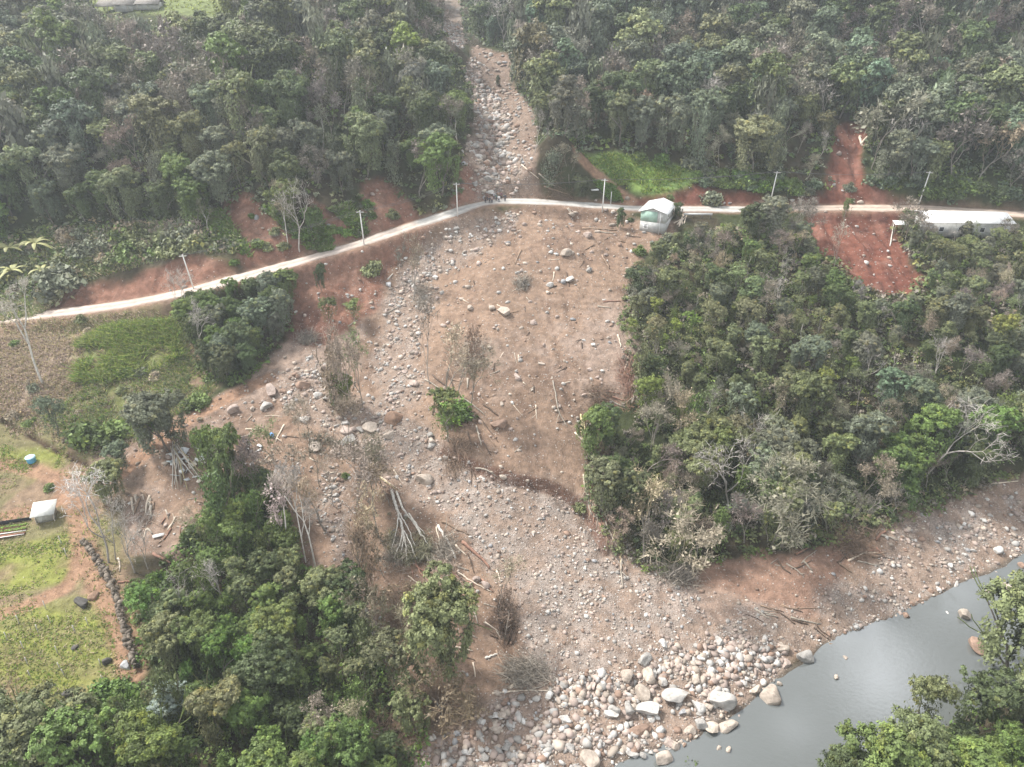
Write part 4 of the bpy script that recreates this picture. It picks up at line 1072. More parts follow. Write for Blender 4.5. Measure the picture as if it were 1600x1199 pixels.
for i in range(22):
    x, y = rand_px([(1352, 285), (1430, 303), (1600, 315), (1600, 300), (1420, 280)])
    shrub(x, y, rng.uniform(18, 34), ['green', 'bluish green', 'dark green'][rng.integers(3)], None, 'hill foot behind the long white roof')
for i in range(16):
    x, y = rand_px([(500, 330), (560, 375), (575, 372), (540, 320), (650, 330), (720, 310), (715, 300), (480, 390), (395, 400), (350, 400)])
    shrub(x, y, rng.uniform(14, 26), ['green', 'olive', 'bright green'][rng.integers(3)], None, 'bank between the red slips')
for i in range(14):
    x, y = rand_px([(1040, 380), (1100, 362), (1160, 352), (1150, 385), (1060, 410)])
    shrub(x, y, rng.uniform(18, 34), ['olive', 'grey-green', 'tan'][rng.integers(3)], None, 'slope right of the green house')
for i in range(14):
    x, y = rand_px([(225, 930), (330, 800), (430, 790), (470, 880), (400, 850), (300, 880)])
    shrub(x, y, rng.uniform(24, 46), ['green', 'bright green', 'dark green'][rng.integers(3)], None, 'upper edge of the lower left wood')
for i in range(12):
    x, y = rand_px([(130, 1100), (210, 1060), (235, 1090), (180, 1150)])
    shrub(x, y, rng.uniform(20, 40), ['green', 'bright green'][rng.integers(2)], None, 'field edge at lower left')

# low growth under and around the trees: nobody could count it
def undergrowth():
    FW['bank'] = poly_w([(-40, 385), (120, 360), (260, 350), (365, 385), (300, 390), (180, 412), (100, 432), (40, 460), (-40, 470)], H)
    mb = MB(); cs = []; cc = []
    tab = {'left': (5200, ['olive', 'grey-green', 'green', 'dark green']), 'right': (5200, ['grey-green', 'bluish green', 'green', 'dark green']), 'lower_right': (4200, ['olive', 'green', 'dark green', 'grey-brown', 'olive']),
           'lower_left': (1300, ['green', 'dark green', 'bright green']), 'clump': (260, ['green', 'dark green', 'bright green']), 'near_right': (400, ['green', 'bright green']), 'bank': (700, ['olive', 'green', 'tan', 'grey-green', 'green'])}
    for k, (n, cl) in tab.items():
        pw = FW[k]; mn = pw.min(0) - 2; mx = pw.max(0) + 2
        P = rng.uniform(mn, mx, (n * 3, 2))
        d = sdist(P[:, 0], P[:, 1], pw); P = P[(d > -1.2)][:n]
        cs.append(np.c_[P, H(P[:, 0], P[:, 1]) + .35]); cc.append(np.array([COLS[cl[i]] for i in rng.integers(0, len(cl), len(P))]))
    cs = np.concatenate(cs); cc = np.concatenate(cc)
    near = np.hypot(cs[:, 0], cs[:, 1]) < 150
    for sel, per, ls, r0 in ((near, 26, .42, .75), (~near, 12, .75, 1.0)):
        c = cs[sel]; k = cc[sel]; r = r0 * rng.uniform(.6, 1.5, len(c))
        n0 = len(mb.C); puffs(mb, c, r, per, ls, .15, .8, -.1)
        mb.C[-1] = mb.C[-1] * np.repeat(k, per * 4, axis=0)
    tag(link('undergrowth', mb.mesh('undergrowth', [M_LEAF]), color=(1, 1, 1)), 'low green undergrowth beneath the trees', 'undergrowth', kind='stuff')
undergrowth()

def grass():
    mb = MB()
    def tufts(poly, n, hh, w, cols, dens=None):
        pw = poly_w(poly, H); mn = pw.min(0); mx = pw.max(0)
        P = rng.uniform(mn, mx, (n * 3, 2)); P = P[sdist(P[:, 0], P[:, 1], pw) > 0]
        g = fbm(P[:, 0], P[:, 1], 5, 3); P = P[g + rng.normal(0, .16, len(g)) > (-.05 if dens is None else dens)][:n]
        m = len(P); b = 3
        Q = np.repeat(P, b, axis=0) + rng.normal(0, .12, (m * b, 2))
        z = H(Q[:, 0], Q[:, 1]); base = np.c_[Q, z - .03]
        d = rng.normal(0, .7, (m * b, 3)); d[:, 2] = 1; L = hh * rng.uniform(.5, 1.3, (m * b, 1))
        s = np.c_[rng.standard_normal((m * b, 2)), np.zeros(m * b)]; s /= np.linalg.norm(s, axis=1)[:, None]
        tip = base + d * L; mid = base + d * L * .55
        bend = rng.normal(0, .2, (m * b, 3)) * hh; bend[:, 2] = -.1 * hh
        V = np.stack([base - s * w / 2, base + s * w / 2, mid + s * w * .5, mid - s * w * .5], 1).reshape(-1, 3)
        V2 = np.stack([mid - s * w * .5, mid + s * w * .5, tip + bend + s * w * .1, tip + bend - s * w * .1], 1).reshape(-1, 3)
        c = 1.5 * np.array([COLS[cols[i]] if isinstance(cols[i], str) else cols[i] for i in rng.integers(0, len(cols), m * b)]) * rng.uniform(.7, 1.3, (m * b, 1))
        q = np.arange(m * b * 4).reshape(-1, 4)
        mb.add(V, q, None, np.repeat(c, 4, axis=0)); mb.add(V2, q, None, np.repeat(c, 4, axis=0))
    dry = C(.27, .23, .13); yg = C(.19, .22, .06); lit = C(.30, .235, .19)
    tufts(A['litter'], 6000, .6, .16, [lit, dry, lit * .8], -.5); tufts([(-60, 510), (260, 485), (330, 600), (200, 700), (60, 700), (-60, 650)], 6000, .5, .15, [lit, dry, lit, 'olive'], -.15)
    tufts(A['gr_a'], 9000, .75, .16, ['olive', 'bright green', yg, 'olive', dry, 'grey-green'], .0)
    tufts([(120, 540), (170, 512), (275, 500), (285, 560), (200, 600), (120, 600)], 4500, 1.25, .2, ['bright green', 'olive', yg, yg], -.05)
    for k in ('gr_b', 'gr_c', 'gr_d'): tufts(A[k], 1500, .2, .16, [yg, 'yellow-green', 'bright green', dry], -.05)
    tufts(A['farm'], 9000, .3, .14, [dry, 'olive', yg, C(.3, .25, .17)], .02)
    tufts(A['grass_r'], 1100, .5, .25, ['bright green', yg, 'yellow-green'], .0)
    tufts(A['dry_l'], 9000, .9, .2, [dry, 'olive', C(.3, .26, .18), 'grey-green', 'green'], -.3)
    tufts(A['plateau'], 2500, .6, .4, ['olive', yg], -.3)
    for ln in ([(300, 330), (380, 405), (395, 400), (350, 330)], [(475, 330), (500, 395), (520, 392), (500, 330)], [(410, 325), (480, 392), (505, 388), (440, 330)], [(520, 330), (560, 372), (575, 365), (545, 320)]):
        tufts(ln, 700, .9, .3, ['green', 'bright green', 'olive'], -1)
    tufts([(925, 280), (960, 290), (975, 318), (950, 312)], 500, .6, .25, ['bright green', 'green'], -1)
    tag(link('grass', mb.mesh('grass', [M_GRASS]), color=(1, 1, 1)), 'tufts of green and dry yellow grass', 'grass', kind='stuff')
grass()

# ------------------------------------------------------------------ stones
def ico(sub):
    bm = bmesh.new(); bmesh.ops.create_icosphere(bm, subdivisions=sub, radius=1)
    V = np.array([v.co[:] for v in bm.verts]); F = np.array([[v.index for v in f.verts] for f in bm.faces]); bm.free(); return V, F
def rock_shape(V, cuts, r, rough=.04):
    n = r.standard_normal((cuts, 3)); n /= np.linalg.norm(n, axis=1)[:, None]
    d = r.uniform(.42, .85, cuts)
    W = V.copy()
    for i in range(cuts):
        q = W @ n[i]; over = q > d[i]; W[over] -= (q[over] - d[i])[:, None] * n[i]
    W = W * (1 + rough * r.standard_normal((len(V), 1)) * .5)
    W = W * r.uniform(.8, 1.2, 3)
    return W
def relax(V, F, it):
    n = len(V)
    for _ in range(it):
        A_ = np.zeros_like(V); c_ = np.zeros((n, 1))
        for a, b in ((0, 1), (1, 2), (2, 0)):
            np.add.at(A_, F[:, a], V[F[:, b]]); np.add.at(c_, F[:, a], 1); np.add.at(A_, F[:, b], V[F[:, a]]); np.add.at(c_, F[:, b], 1)
        V = .5 * V + .5 * A_ / c_
    return V
I1, F1 = ico(1); I2, F2 = ico(2); I4, F4 = ico(4)
RR = np.random.default_rng(5)
ROCKS = []
for i in range(12):
    W = relax(rock_shape(I4, 11, RR, 0), F4, 3)
    nn = fbm(W[:, 0] * 10 + i * 9, W[:, 1] * 10 + W[:, 2] * 7, 6, 4)
    W = W * (1 + .07 * nn[:, None]); W /= np.abs(W).max()
    me = mesh_np('boulder', W, F4, [M_ROCK], np.clip(1 + .35 * nn[:, None] + .10 * RR.standard_normal((len(W), 1)), .5, 1.5) * np.ones((1, 3)), True)
    me.polygons.foreach_set('use_smooth', np.zeros(len(F4), bool)) if False else None
    ROCKS.append(me)
RC = {'white': C(.46, .445, .42), 'light grey': C(.38, .36, .335), 'grey': C(.29, .275, .255), 'tan': C(.36, .305, .255), 'pinkish': C(.33, .265, .23), 'brown': C(.24, .165, .125), 'dark': C(.07, .065, .06), 'muddy brown': C(.26, .17, .12), 'bluish grey': C(.33, .33, .335)}
def boulder(px, py, wpx, col, label=None, zone=None, flat=.75, cat='boulder', sink=.38, rz=None, stretch=1.0):
    p = at(px, py); d = np.linalg.norm(p - np.array([0, 0, CAM_H])); r = wpx * d / FPX / 2
    zz = max(p[2], -.1 if p[2] < 0 else p[2])
    o = link('boulder', ROCKS[rng.integers(len(ROCKS))], None, (p[0], p[1], zz + r * flat * (1 - 2 * sink)), np.clip(RC[col] * rng.uniform(.88, 1.12), 0, .8))
    o.scale = (r * stretch, r / stretch ** .5, r * flat); o.rotation_euler = (rng.uniform(-.3, .3), rng.uniform(-.3, .3), rng.uniform(0, 6.28) if rz is None else rz)
    if label: tag(o, label, 'boulder')
    else: tag(o, None, 'boulder', 'boulders of the ' + zone); AUTO.append((o, ('large ' if r > 1.2 else '') + col + ' boulder', zone))
    return o
for a in [
 (1126, 1098, 44, 'light grey', 'largest whitish boulder at the water\'s edge'), (1014, 1112, 40, 'light grey', 'big pale grey boulder left of the largest one at the water'),
 (1205, 1094, 38, 'tan', 'ridged tan boulder standing in the river margin'), (1180, 1080, 20, 'tan', 'tan boulder between the ridged one and the largest whitish one'),
 (1095, 1135, 22, 'grey', 'grey rounded boulder beside the upright tan one at the water'), (1114, 1140, 24, 'tan', 'upright tan boulder at the river margin'),
 (1137, 1139, 26, 'tan', 'long flat tan stone lying in the river'), (922, 1193, 34, 'tan', 'tan boulder half in the water at the bottom edge'),
 (1035, 1192, 30, 'tan', 'tan boulder in the water at the bottom edge, under driftwood'), (1007, 1085, 32, 'tan', 'angular tan boulder above the big pale grey one'),
 (1057, 1092, 34, 'light grey', 'long low grey boulder right of the angular tan one'), (978, 1058, 28, 'tan', 'long tan boulder at the left of the boulder field'),
 (1012, 1058, 28, 'tan', 'pale tan boulder, second from the left in the top row of the boulder field'), (1006, 1035, 28, 'grey', 'flat grey slab at the top of the boulder field'),
 (1037, 1008, 17, 'white', 'white rounded boulder alone above the boulder field'), (1088, 1064, 21, 'tan', 'tan pointed boulder in the middle of the boulder field'),
 (1097, 1030, 14, 'white', 'white pointed stone near the top of the boulder field'), (1127, 1038, 15, 'white', 'white rounded stone at the upper right of the boulder field'),
 (1091, 1106, 24, 'white', 'whitish flat boulder left of the largest one'), (1067, 1114, 14, 'bluish grey', 'small bluish grey boulder right of the big pale grey one'),
 (1001, 1143, 26, 'brown', 'long brown boulder below the big pale grey one'), (984, 1112, 26, 'grey', 'grey-brown boulder touching the left of the big pale grey one'),
 (890, 1168, 18, 'light grey', 'light grey boulder near the bottom of the stone field'), (1257, 1030, 26, 'grey', 'grey boulder standing at the waterline mid shore'),
 (1303, 1070, 10, 'tan', 'small pale stone alone in the middle of the river'), (1216, 1071, 11, 'tan', 'small tan stone in the river just off the boulder field'),
 (1056, 1166, 19, 'tan', 'tan boulder in the shallow water near the bottom edge'), (1069, 1166, 9, 'brown', 'small brown stone touching the boulder in the shallows'),
 (1122, 1176, 9, 'tan', 'left one of two small stones in the river'), (1136, 1179, 11, 'tan', 'right one of two small stones in the river'),
 (1521, 1024, 28, 'brown', 'brown boulder in the river near the far bank trees'), (1503, 974, 22, 'tan', 'long low stone in the river near the right edge'),
 (1568, 928, 17, 'tan', 'tan stone pair in the river below the white stones'), (1415, 966, 13, 'brown', 'brown boulder at the waterline of the gravel bar'),
 (1558, 861, 15, 'white', 'white stone on the gravel bar near the right edge'), (1596, 890, 13, 'brown', 'brown stone in the river at the right edge'), (1540, 933, 8, 'tan', 'small stone in the river left of the tan stone pair'),
 (1477, 965, 6, 'white', 'tiny white stone in the river upstream'), (1318, 1035, 9, 'tan', 'small tan stone in mid river above the pale one'), (1483, 884, 9, 'white', 'small white stone on the gravel bar'),
 (788, 491, 31, 'tan', 'largest pale boulder on the upper mud fan'), (834, 505, 14, 'pinkish', 'round boulder just right of the largest one on the mud fan'), (769, 482, 15, 'tan', 'flat boulder just left of the largest one on the mud fan'),
 (735, 482, 14, 'tan', 'muddy boulder two steps left of the largest one on the mud fan'), (892, 438, 17, 'light grey', 'pale round boulder right of the grey bush on the upper fan'), (861, 447, 15, 'light grey', 'pale boulder left of the round one on the upper fan'),
 (885, 399, 21, 'tan', 'pale boulder near the top centre of the fan'), (808, 591, 17, 'pinkish', 'pinkish flat boulder mid fan'), (780, 667, 28, 'brown', 'dark brown angular boulder in the lower fan', None, 1.0),
 (921, 579, 9, 'pinkish', 'small pinkish boulder at the right side mid fan'), (927, 540, 9, 'white', 'small white stone at the right side mid fan'), (921, 424, 12, 'grey', 'grey flat stone at the upper right of the fan'),
 (676, 692, 17, 'tan', 'pale upright boulder left of the mid fan bush'), (696, 716, 14, 'light grey', 'pale boulder below the upright one left of the bush'), (786, 746, 13, 'tan', 'pale boulder on the edge of the small cut'),
 (825, 753, 9, 'tan', 'small pale boulder right of the one on the small cut'), (662, 751, 32, 'tan', 'big mud-coated pale boulder in the stony channel'), (646, 602, 18, 'pinkish', 'pinkish boulder under the tan wispy trees'),
 (632, 582, 11, 'pinkish', 'small pinkish boulder upslope of the one under the wispy trees'), (415, 637, 23, 'light grey', 'round whitish-grey boulder by the side stream'), (425, 614, 30, 'pinkish', 'large pinkish-brown boulder above the round whitish one'),
 (443, 613, 13, 'brown', 'brown boulder right of the large pinkish one'), (366, 643, 24, 'pinkish', 'low muddy boulder left of the round whitish one'), (394, 641, 10, 'tan', 'small tan boulder next to the round whitish one'),
 (616, 655, 40, 'muddy brown', 'mud-covered boulder in the centre of the side stream'), (577, 670, 26, 'tan', 'pale boulder with green tuft, left of the mud-covered one'), (680, 435, 12, 'white', 'white boulder in the stones below the road bend'),
 (608, 446, 13, 'bluish grey', 'bluish grey flat boulder left of the stones below the road'), (545, 692, 30, 'grey', 'grey jumbled boulder in the side stream'), (492, 700, 24, 'tan', 'tan boulder low in the side stream'),
 (525, 775, 11, 'light grey', 'grey boulder at the top of the narrow channel'), (564, 792, 10, 'tan', 'tan boulder in the narrow channel'), (744, 907, 14, 'pinkish', 'left one of the pinkish boulder pair above the solitary tree'),
 (758, 915, 18, 'pinkish', 'right one of the pinkish boulder pair above the solitary tree'), (733, 915, 13, 'pinkish', 'pinkish boulder half behind the solitary tree'), (765, 302, 14, 'white', 'white boulder behind the group of people'),
 (745, 230, 16, 'light grey', 'pale boulder at the left side of the gully bed'), (765, 282, 16, 'grey', 'grey boulder in the lower gully'), (753, 284, 10, 'tan', 'tan boulder left of the grey one in the lower gully'),
 (128, 944, 24, 'dark', 'mottled dark boulder in the field by the dirt track'), (148, 932, 18, 'muddy brown', 'brown earth-covered rock beside the mottled dark boulder'), (118, 1013, 10, 'dark', 'small dark boulder in the striped field'),
 (166, 1037, 16, 'dark', 'dark boulder on the field edge near the rough wall'), (197, 1042, 17, 'bluish grey', 'bluish grey rock at the lower end of the rough wall'), (104, 1087, 14, 'dark', 'dark boulder by the red cut in the field'),
 (920, 440 - 70, 18, 'pinkish', 'pinkish boulder left of the green house'), (933, 363, 9, 'tan', 'small tan boulder between pinkish one and the green house'), (893, 336, 12, 'tan', 'tan boulder just below the road at the fan top')]:
    lab = a[4]; st = 1.0
    boulder(a[0], a[1], a[2], a[3], lab, None, a[6] if len(a) > 6 else .75, sink=.40 if a[3] == 'muddy brown' else .34, stretch=1.35 if ('long' in lab or 'slab' in lab) else 1.0, rz=.2 if 'long' in lab else None)
ZB = [('boulder field at the river', A['boulders'], 66, 9, 22, ['light grey', 'tan', 'pinkish', 'grey', 'white', 'tan']),
      ('gully bed above the road', [(745, 95), (770, 150), (790, 195), (798, 250), (820, 310), (760, 310), (735, 235), (748, 190), (735, 130)], 34, 6, 12, ['light grey', 'grey', 'tan', 'pinkish']),
      ('stony strip below the road', [(720, 350), (800, 340), (740, 392), (690, 425), (655, 500), (650, 560), (600, 560), (605, 490), (620, 430)], 14, 6, 11, ['light grey', 'tan', 'grey']),
      ('side stream, left of centre', [(440, 590), (500, 555), (540, 620), (640, 650), (700, 700), (640, 740), (540, 720), (470, 690), (450, 640)], 32, 8, 22, ['light grey', 'tan', 'pinkish', 'grey', 'brown']),
      ('narrow channel beside the lower left wood', [(505, 720), (545, 770), (560, 860), (600, 990), (575, 1000), (530, 900), (505, 800)], 12, 7, 13, ['light grey', 'pinkish', 'tan']),
      ('lower debris fan', [(640, 740), (760, 750), (940, 850), (1050, 920), (1100, 980), (860, 1040), (810, 900), (720, 830)], 14, 6, 11, ['light grey', 'tan', 'pinkish']),
      ('upper mud fan', [(700, 440), (860, 380), (970, 400), (980, 580), (900, 700), (800, 720), (740, 640)], 14, 5, 10, ['tan', 'pinkish', 'white']),
      ('gravel bar waterline', [(1240, 1015), (1300, 985), (1400, 950), (1500, 895), (1600, 855), (1600, 862), (1500, 912), (1400, 966), (1300, 1002), (1250, 1035)], 20, 5, 11, ['tan', 'brown', 'light grey', 'pinkish'])]
for zn, poly, n, a, b, cl in ZB:
    for i in range(n):
        x, y = rand_px(poly)
        while not off_road(x, y): x, y = rand_px(poly)
        boulder(x, y, a + (b - a) * rng.random() ** 2.2, cl[rng.integers(len(cl))], None, zn, rng.uniform(.55, .85), stretch=rng.uniform(1, 1.3))
def loose_stones():
    n = 60000
    P = rng.uniform((-75, 42), (135, 300), (n * 14, 2))
    Fr = Field(xs, ys, np.clip(rock ** 1.5 * (1 - .35 * M['g_up']) * (.55 + .45 * smooth(-.1, .25, nz3)) + M['mud'] * .085 + M['gully'] * .18 + M['boulders'] * .8 + (M['slip_l'] + M['slip_b'] + M['slip_f'] + M['slip_r']) * .035 + M['g_chan'] * .6, 0, 2.4) * (.35 + 1.2 * smooth(-.25, .3, nz2 + .6 * nz1)) * (dr < .6) * (drd > 2.9))
    w = Fr(P[:, 0], P[:, 1]); px, py = proj(P[:, 0], P[:, 1], H(P[:, 0], P[:, 1]))
    P = P[(rng.random(len(P)) * 2.6 < w) & (px > -10) & (px < 1610) & (py < 1230)][:n]
    n = len(P); print('loose stones', n)
    bld = Field(xs, ys, M['boulders'] + .5 * M['g_up'] + .4 * M['g_chan'])(P[:, 0], P[:, 1])
    size = (.085 + .36 * rng.random(n) ** 4.5) * (1 + .8 * bld) * np.clip(np.hypot(P[:, 0], P[:, 1]) / 100, .8, 1.8)
    pal = np.array([RC['light grey'], RC['tan'], RC['pinkish'], RC['brown'], RC['grey'], RC['white'], RC['pinkish'], RC['bluish grey'] * .8])
    c = pal[rng.choice(8, n, p=[.17, .26, .22, .12, .05, .07, .09, .02])] * rng.uniform(.75, 1.25, (n, 1))
    B0, BF = ico(1); shapes = [rock_shape(B0, 7, RR, .1) for _ in range(16)]
    S0 = np.array(shapes)[rng.integers(0, 16, n)]
    a = rng.uniform(0, 6.28, n); ca, sa = np.cos(a), np.sin(a)
    st = rng.uniform(.7, 1.45, (n, 3)); st[:, 2] *= .7
    S0 = S0 * (st * size[:, None])[:, None]
    V = np.empty_like(S0); V[..., 0] = S0[..., 0] * ca[:, None] - S0[..., 1] * sa[:, None]; V[..., 1] = S0[..., 0] * sa[:, None] + S0[..., 1] * ca[:, None]; V[..., 2] = S0[..., 2]
    V += np.c_[P, H(P[:, 0], P[:, 1]) + size * .22][:, None]
    nv = len(B0)
    F = (BF[None] + (np.arange(n) * nv)[:, None, None]).reshape(-1, 3)
    me = mesh_np('loose_stones', V.reshape(-1, 3), F, [M_STONES], np.repeat(c, nv, axis=0))
    tag(link('loose_stones', me), 'loose grey and tan stones strewn over the debris', 'stones', kind='stuff')
loose_stones()

# ------------------------------------------------------------------ driftwood
WC = {'pale': C(.54, .46, .37), 'grey': C(.30, .265, .22), 'brown': C(.23, .165, .12), 'reddish': C(.26, .15, .11), 'dark': C(.09, .065, .05), 'white': C(.55, .52, .47), 'yellowish': C(.45, .38, .22)}
def log(pts_px, wpx, col, label=None, zone=None, fork=0, lift=0.0, name='log', cat='log'):
    q = resample(np.array(pts_px, float), 6.0) if len(pts_px) > 2 else np.linspace(pts_px[0], pts_px[1], 7)
    w, ok = hit(q[:, 0], q[:, 1], H)
    d = np.linalg.norm(w - np.array([0, 0, CAM_H]), axis=1).mean(); r = max(.05, wpx * d / FPX / 2)
    w[:, 2] += r * .6 + lift + rng.normal(0, r * .15, len(w)); w[:, :2] += rng.normal(0, r * .3, (len(w), 2))
    o0 = w[0].copy(); mb = MB(); mb.tube(w - o0, np.linspace(r, r * .5, len(w)), 7)
    for k in range(fork):
        i = rng.integers(len(w) // 3, len(w) - 1); dr_ = w[min(i + 1, len(w) - 1)] - w[i]; dr_ /= np.linalg.norm(dr_)
        s = np.cross(dr_, [0, 0, 1]) * rng.choice([-1, 1]); L = np.linalg.norm(w[-1] - w[0]) * rng.uniform(.2, .4)
        P = [w[i] + (dr_ + s * .8 + np.array([0, 0, .3])) * L * t + rng.normal(0, .05, 3) * t for t in (0, .35, .7, 1)]
        mb.tube(np.array(P) - o0, np.linspace(r * .5, r * .12, 4), 5)
    o = link(name, mb.mesh(name, [M_WOOD], True), None, o0, WC[col] * rng.uniform(.85, 1.15))
    if label: tag(o, label, cat)
    else: tag(o, None, cat, 'driftwood of the ' + zone); AUTO.append((o, col + ' ' + cat, zone))
    return o
for pl, wp, c, lab in [
 ([(684, 822), (702, 850), (712, 875)], 4.5, 'white', 'thick whitish curved log with cut end, right of the fallen tree'), ([(682, 824), (685, 845), (690, 858)], 2.5, 'pale', 'short pale log left of the whitish curved one'),
 ([(697, 856), (697, 885), (699, 910)], 3, 'pale', 'upright-lying pale log just above the solitary tree'), ([(676, 866), (700, 888), (722, 908)], 3, 'reddish', 'long reddish log, topmost of the bundle above the solitary tree'),
 ([(675, 873), (692, 890), (712, 902)], 2.6, 'brown', 'brown log in the bundle above the solitary tree'), ([(680, 862), (698, 878), (706, 890)], 2.6, 'brown', 'shorter brown log crossing the bundle above the solitary tree'),
 ([(716, 895), (740, 912), (768, 925)], 2.8, 'pale', 'slender pale log passing the pinkish boulder pair'), ([(722, 848), (748, 868), (766, 890)], 6, 'reddish', 'thick reddish-brown log right of the fallen tree'),
 ([(690, 815), (720, 830), (735, 838)], 4, 'brown', 'brown log above the thick reddish one'), ([(591, 744), (605, 755), (620, 768)], 2.6, 'yellowish', 'yellowish pole at the head of the fallen tree'),
 ([(596, 747), (612, 757), (626, 768)], 2.2, 'pale', 'pale pole beside the yellowish one'), ([(615, 735), (622, 746), (628, 755)], 2.2, 'pale', 'short pale pole above the fallen tree'),
 ([(796, 1077), (812, 1062), (826, 1046)], 5, 'pale', 'thick pale log at the lower end of the brush heap'), ([(768, 1084), (820, 1079), (872, 1080)], 2.6, 'pale', 'long thin pale log at the top of the stone field'),
 ([(825, 1080), (840, 1076), (862, 1064)], 2.4, 'grey', 'bent grey branch on the long thin pale log'), ([(640, 1012), (641, 1040)], 4, 'yellowish', 'short yellowish log left of the solitary tree'),
 ([(757, 1030), (777, 1023)], 4, 'white', 'short whitish log right of the solitary tree'), ([(790, 1068), (800, 1045)], 2.5, 'grey', 'grey branch leaning on the brush heap'),
 ([(945, 815), (955, 838), (968, 862)], 3, 'pale', 'pale log at the foot of the forest edge, lower fan'), ([(970, 858), (970, 884)], 3, 'yellowish', 'short yellowish log at the forest tip'),
 ([(863, 590), (868, 615), (872, 645), (886, 668)], 2.4, 'grey', 'long curved grey branch on the lower mud fan'), ([(898, 676), (915, 695), (936, 713)], 3, 'pale', 'forked pale branch against the forest edge'),
 ([(1000, 628), (1020, 614), (1042, 603)], 2.5, 'white', 'whitish trunk leaning out of the forest edge'), ([(911, 742), (914, 765), (921, 790)], 2.4, 'pale', 'pale branch hanging at the forest edge'),
 ([(942, 472), (970, 471)], 2.5, 'reddish', 'reddish log at the upper forest edge'), ([(965, 524), (970, 543)], 3, 'pale', 'pale log at the upper forest edge'),
 ([(903, 452), (912, 466)], 2.2, 'brown', 'short brown log on the upper fan'), ([(865, 395), (874, 418)], 2, 'brown', 'thin brown stick on the upper fan'), ([(940, 400), (952, 420)], 3, 'brown', 'brown log by the upper fan edge'),
 ([(887, 326), (895, 337)], 4, 'pale', 'pale stump log just below the road'), ([(910, 358), (940, 358), (965, 361)], 3, 'brown', 'long brown log left of the green house'), ([(930, 362), (962, 366)], 2.4, 'grey', 'grey log left of the green house'),
 ([(1345, 228), (1352, 215), (1366, 208), (1378, 196)], 3.5, 'pale', 'pale fallen trunk at the top of the upper red slip'), ([(1344, 215), (1347, 230)], 4, 'pale', 'stub of the pale trunk at the top of the upper red slip'),
 ([(842, 272), (856, 285), (868, 292)], 2.5, 'grey', 'grey log at the right side of the gully mouth'), ([(815, 258), (830, 272), (842, 280)], 2, 'pale', 'thin pale log in the gully mouth'), ([(850, 292), (872, 300), (890, 305)], 2.5, 'brown', 'brown log above the road, right of the people'),
 ([(598, 492), (618, 483), (632, 476)], 2.2, 'grey', 'thin grey log on the stones below the red slope'), ([(606, 438), (614, 428)], 2.5, 'white', 'short whitish log beside the bluish grey boulder'), ([(544, 510), (560, 500)], 2, 'grey', 'thin grey branch by the side stream head'),
 ([(262, 830), (268, 818), (276, 808)], 3.6, 'pale', 'pale branch by the grey plank near the wood'), ([(240, 866), (254, 874), (266, 881)], 4.5, 'reddish', 'reddish log above the lower left wood'), ([(186, 872), (192, 884), (188, 893)], 3, 'pale', 'bent pale branch beside the rough wall'),
 ([(222, 768), (230, 782), (236, 790)], 5, 'brown', 'thick brown log in the heap near the shed trees'), ([(186, 910), (205, 910)], 3.5, 'reddish', 'short reddish log below the wall trees'),
 ([(1325, 877), (1345, 868), (1355, 862)], 3, 'pale', 'pale branch on the drift heap beside the gravel bar'), ([(1235, 965), (1260, 972), (1282, 976)], 3, 'grey', 'grey log above the grey waterline boulder'),
 ([(1295, 1007), (1318, 1009)], 2.6, 'brown', 'thin brown log at the waterline'), ([(1545, 757), (1590, 752)], 2.5, 'pale', 'pale log at the right top of the gravel bar'), ([(1345, 822), (1365, 830)], 3, 'brown', 'brown log under the forest edge by the bar'),
 ([(1030, 1205), (1005, 1165), (990, 1150)], 2.2, 'grey', 'grey branch over the boulders at the bottom edge'), ([(1010, 1187), (1060, 1187)], 3, 'pale', 'pale log in the water at the bottom edge'),
 ([(1390, 385), (1393, 375), (1396, 350)], 2, 'white', 'white pole standing at the right of the lower red slip')]:
    log(pl, wp, c, lab, fork=1 if 'branch' in lab or 'forked' in lab else 0, cat='branch' if 'branch' in lab else 'log')
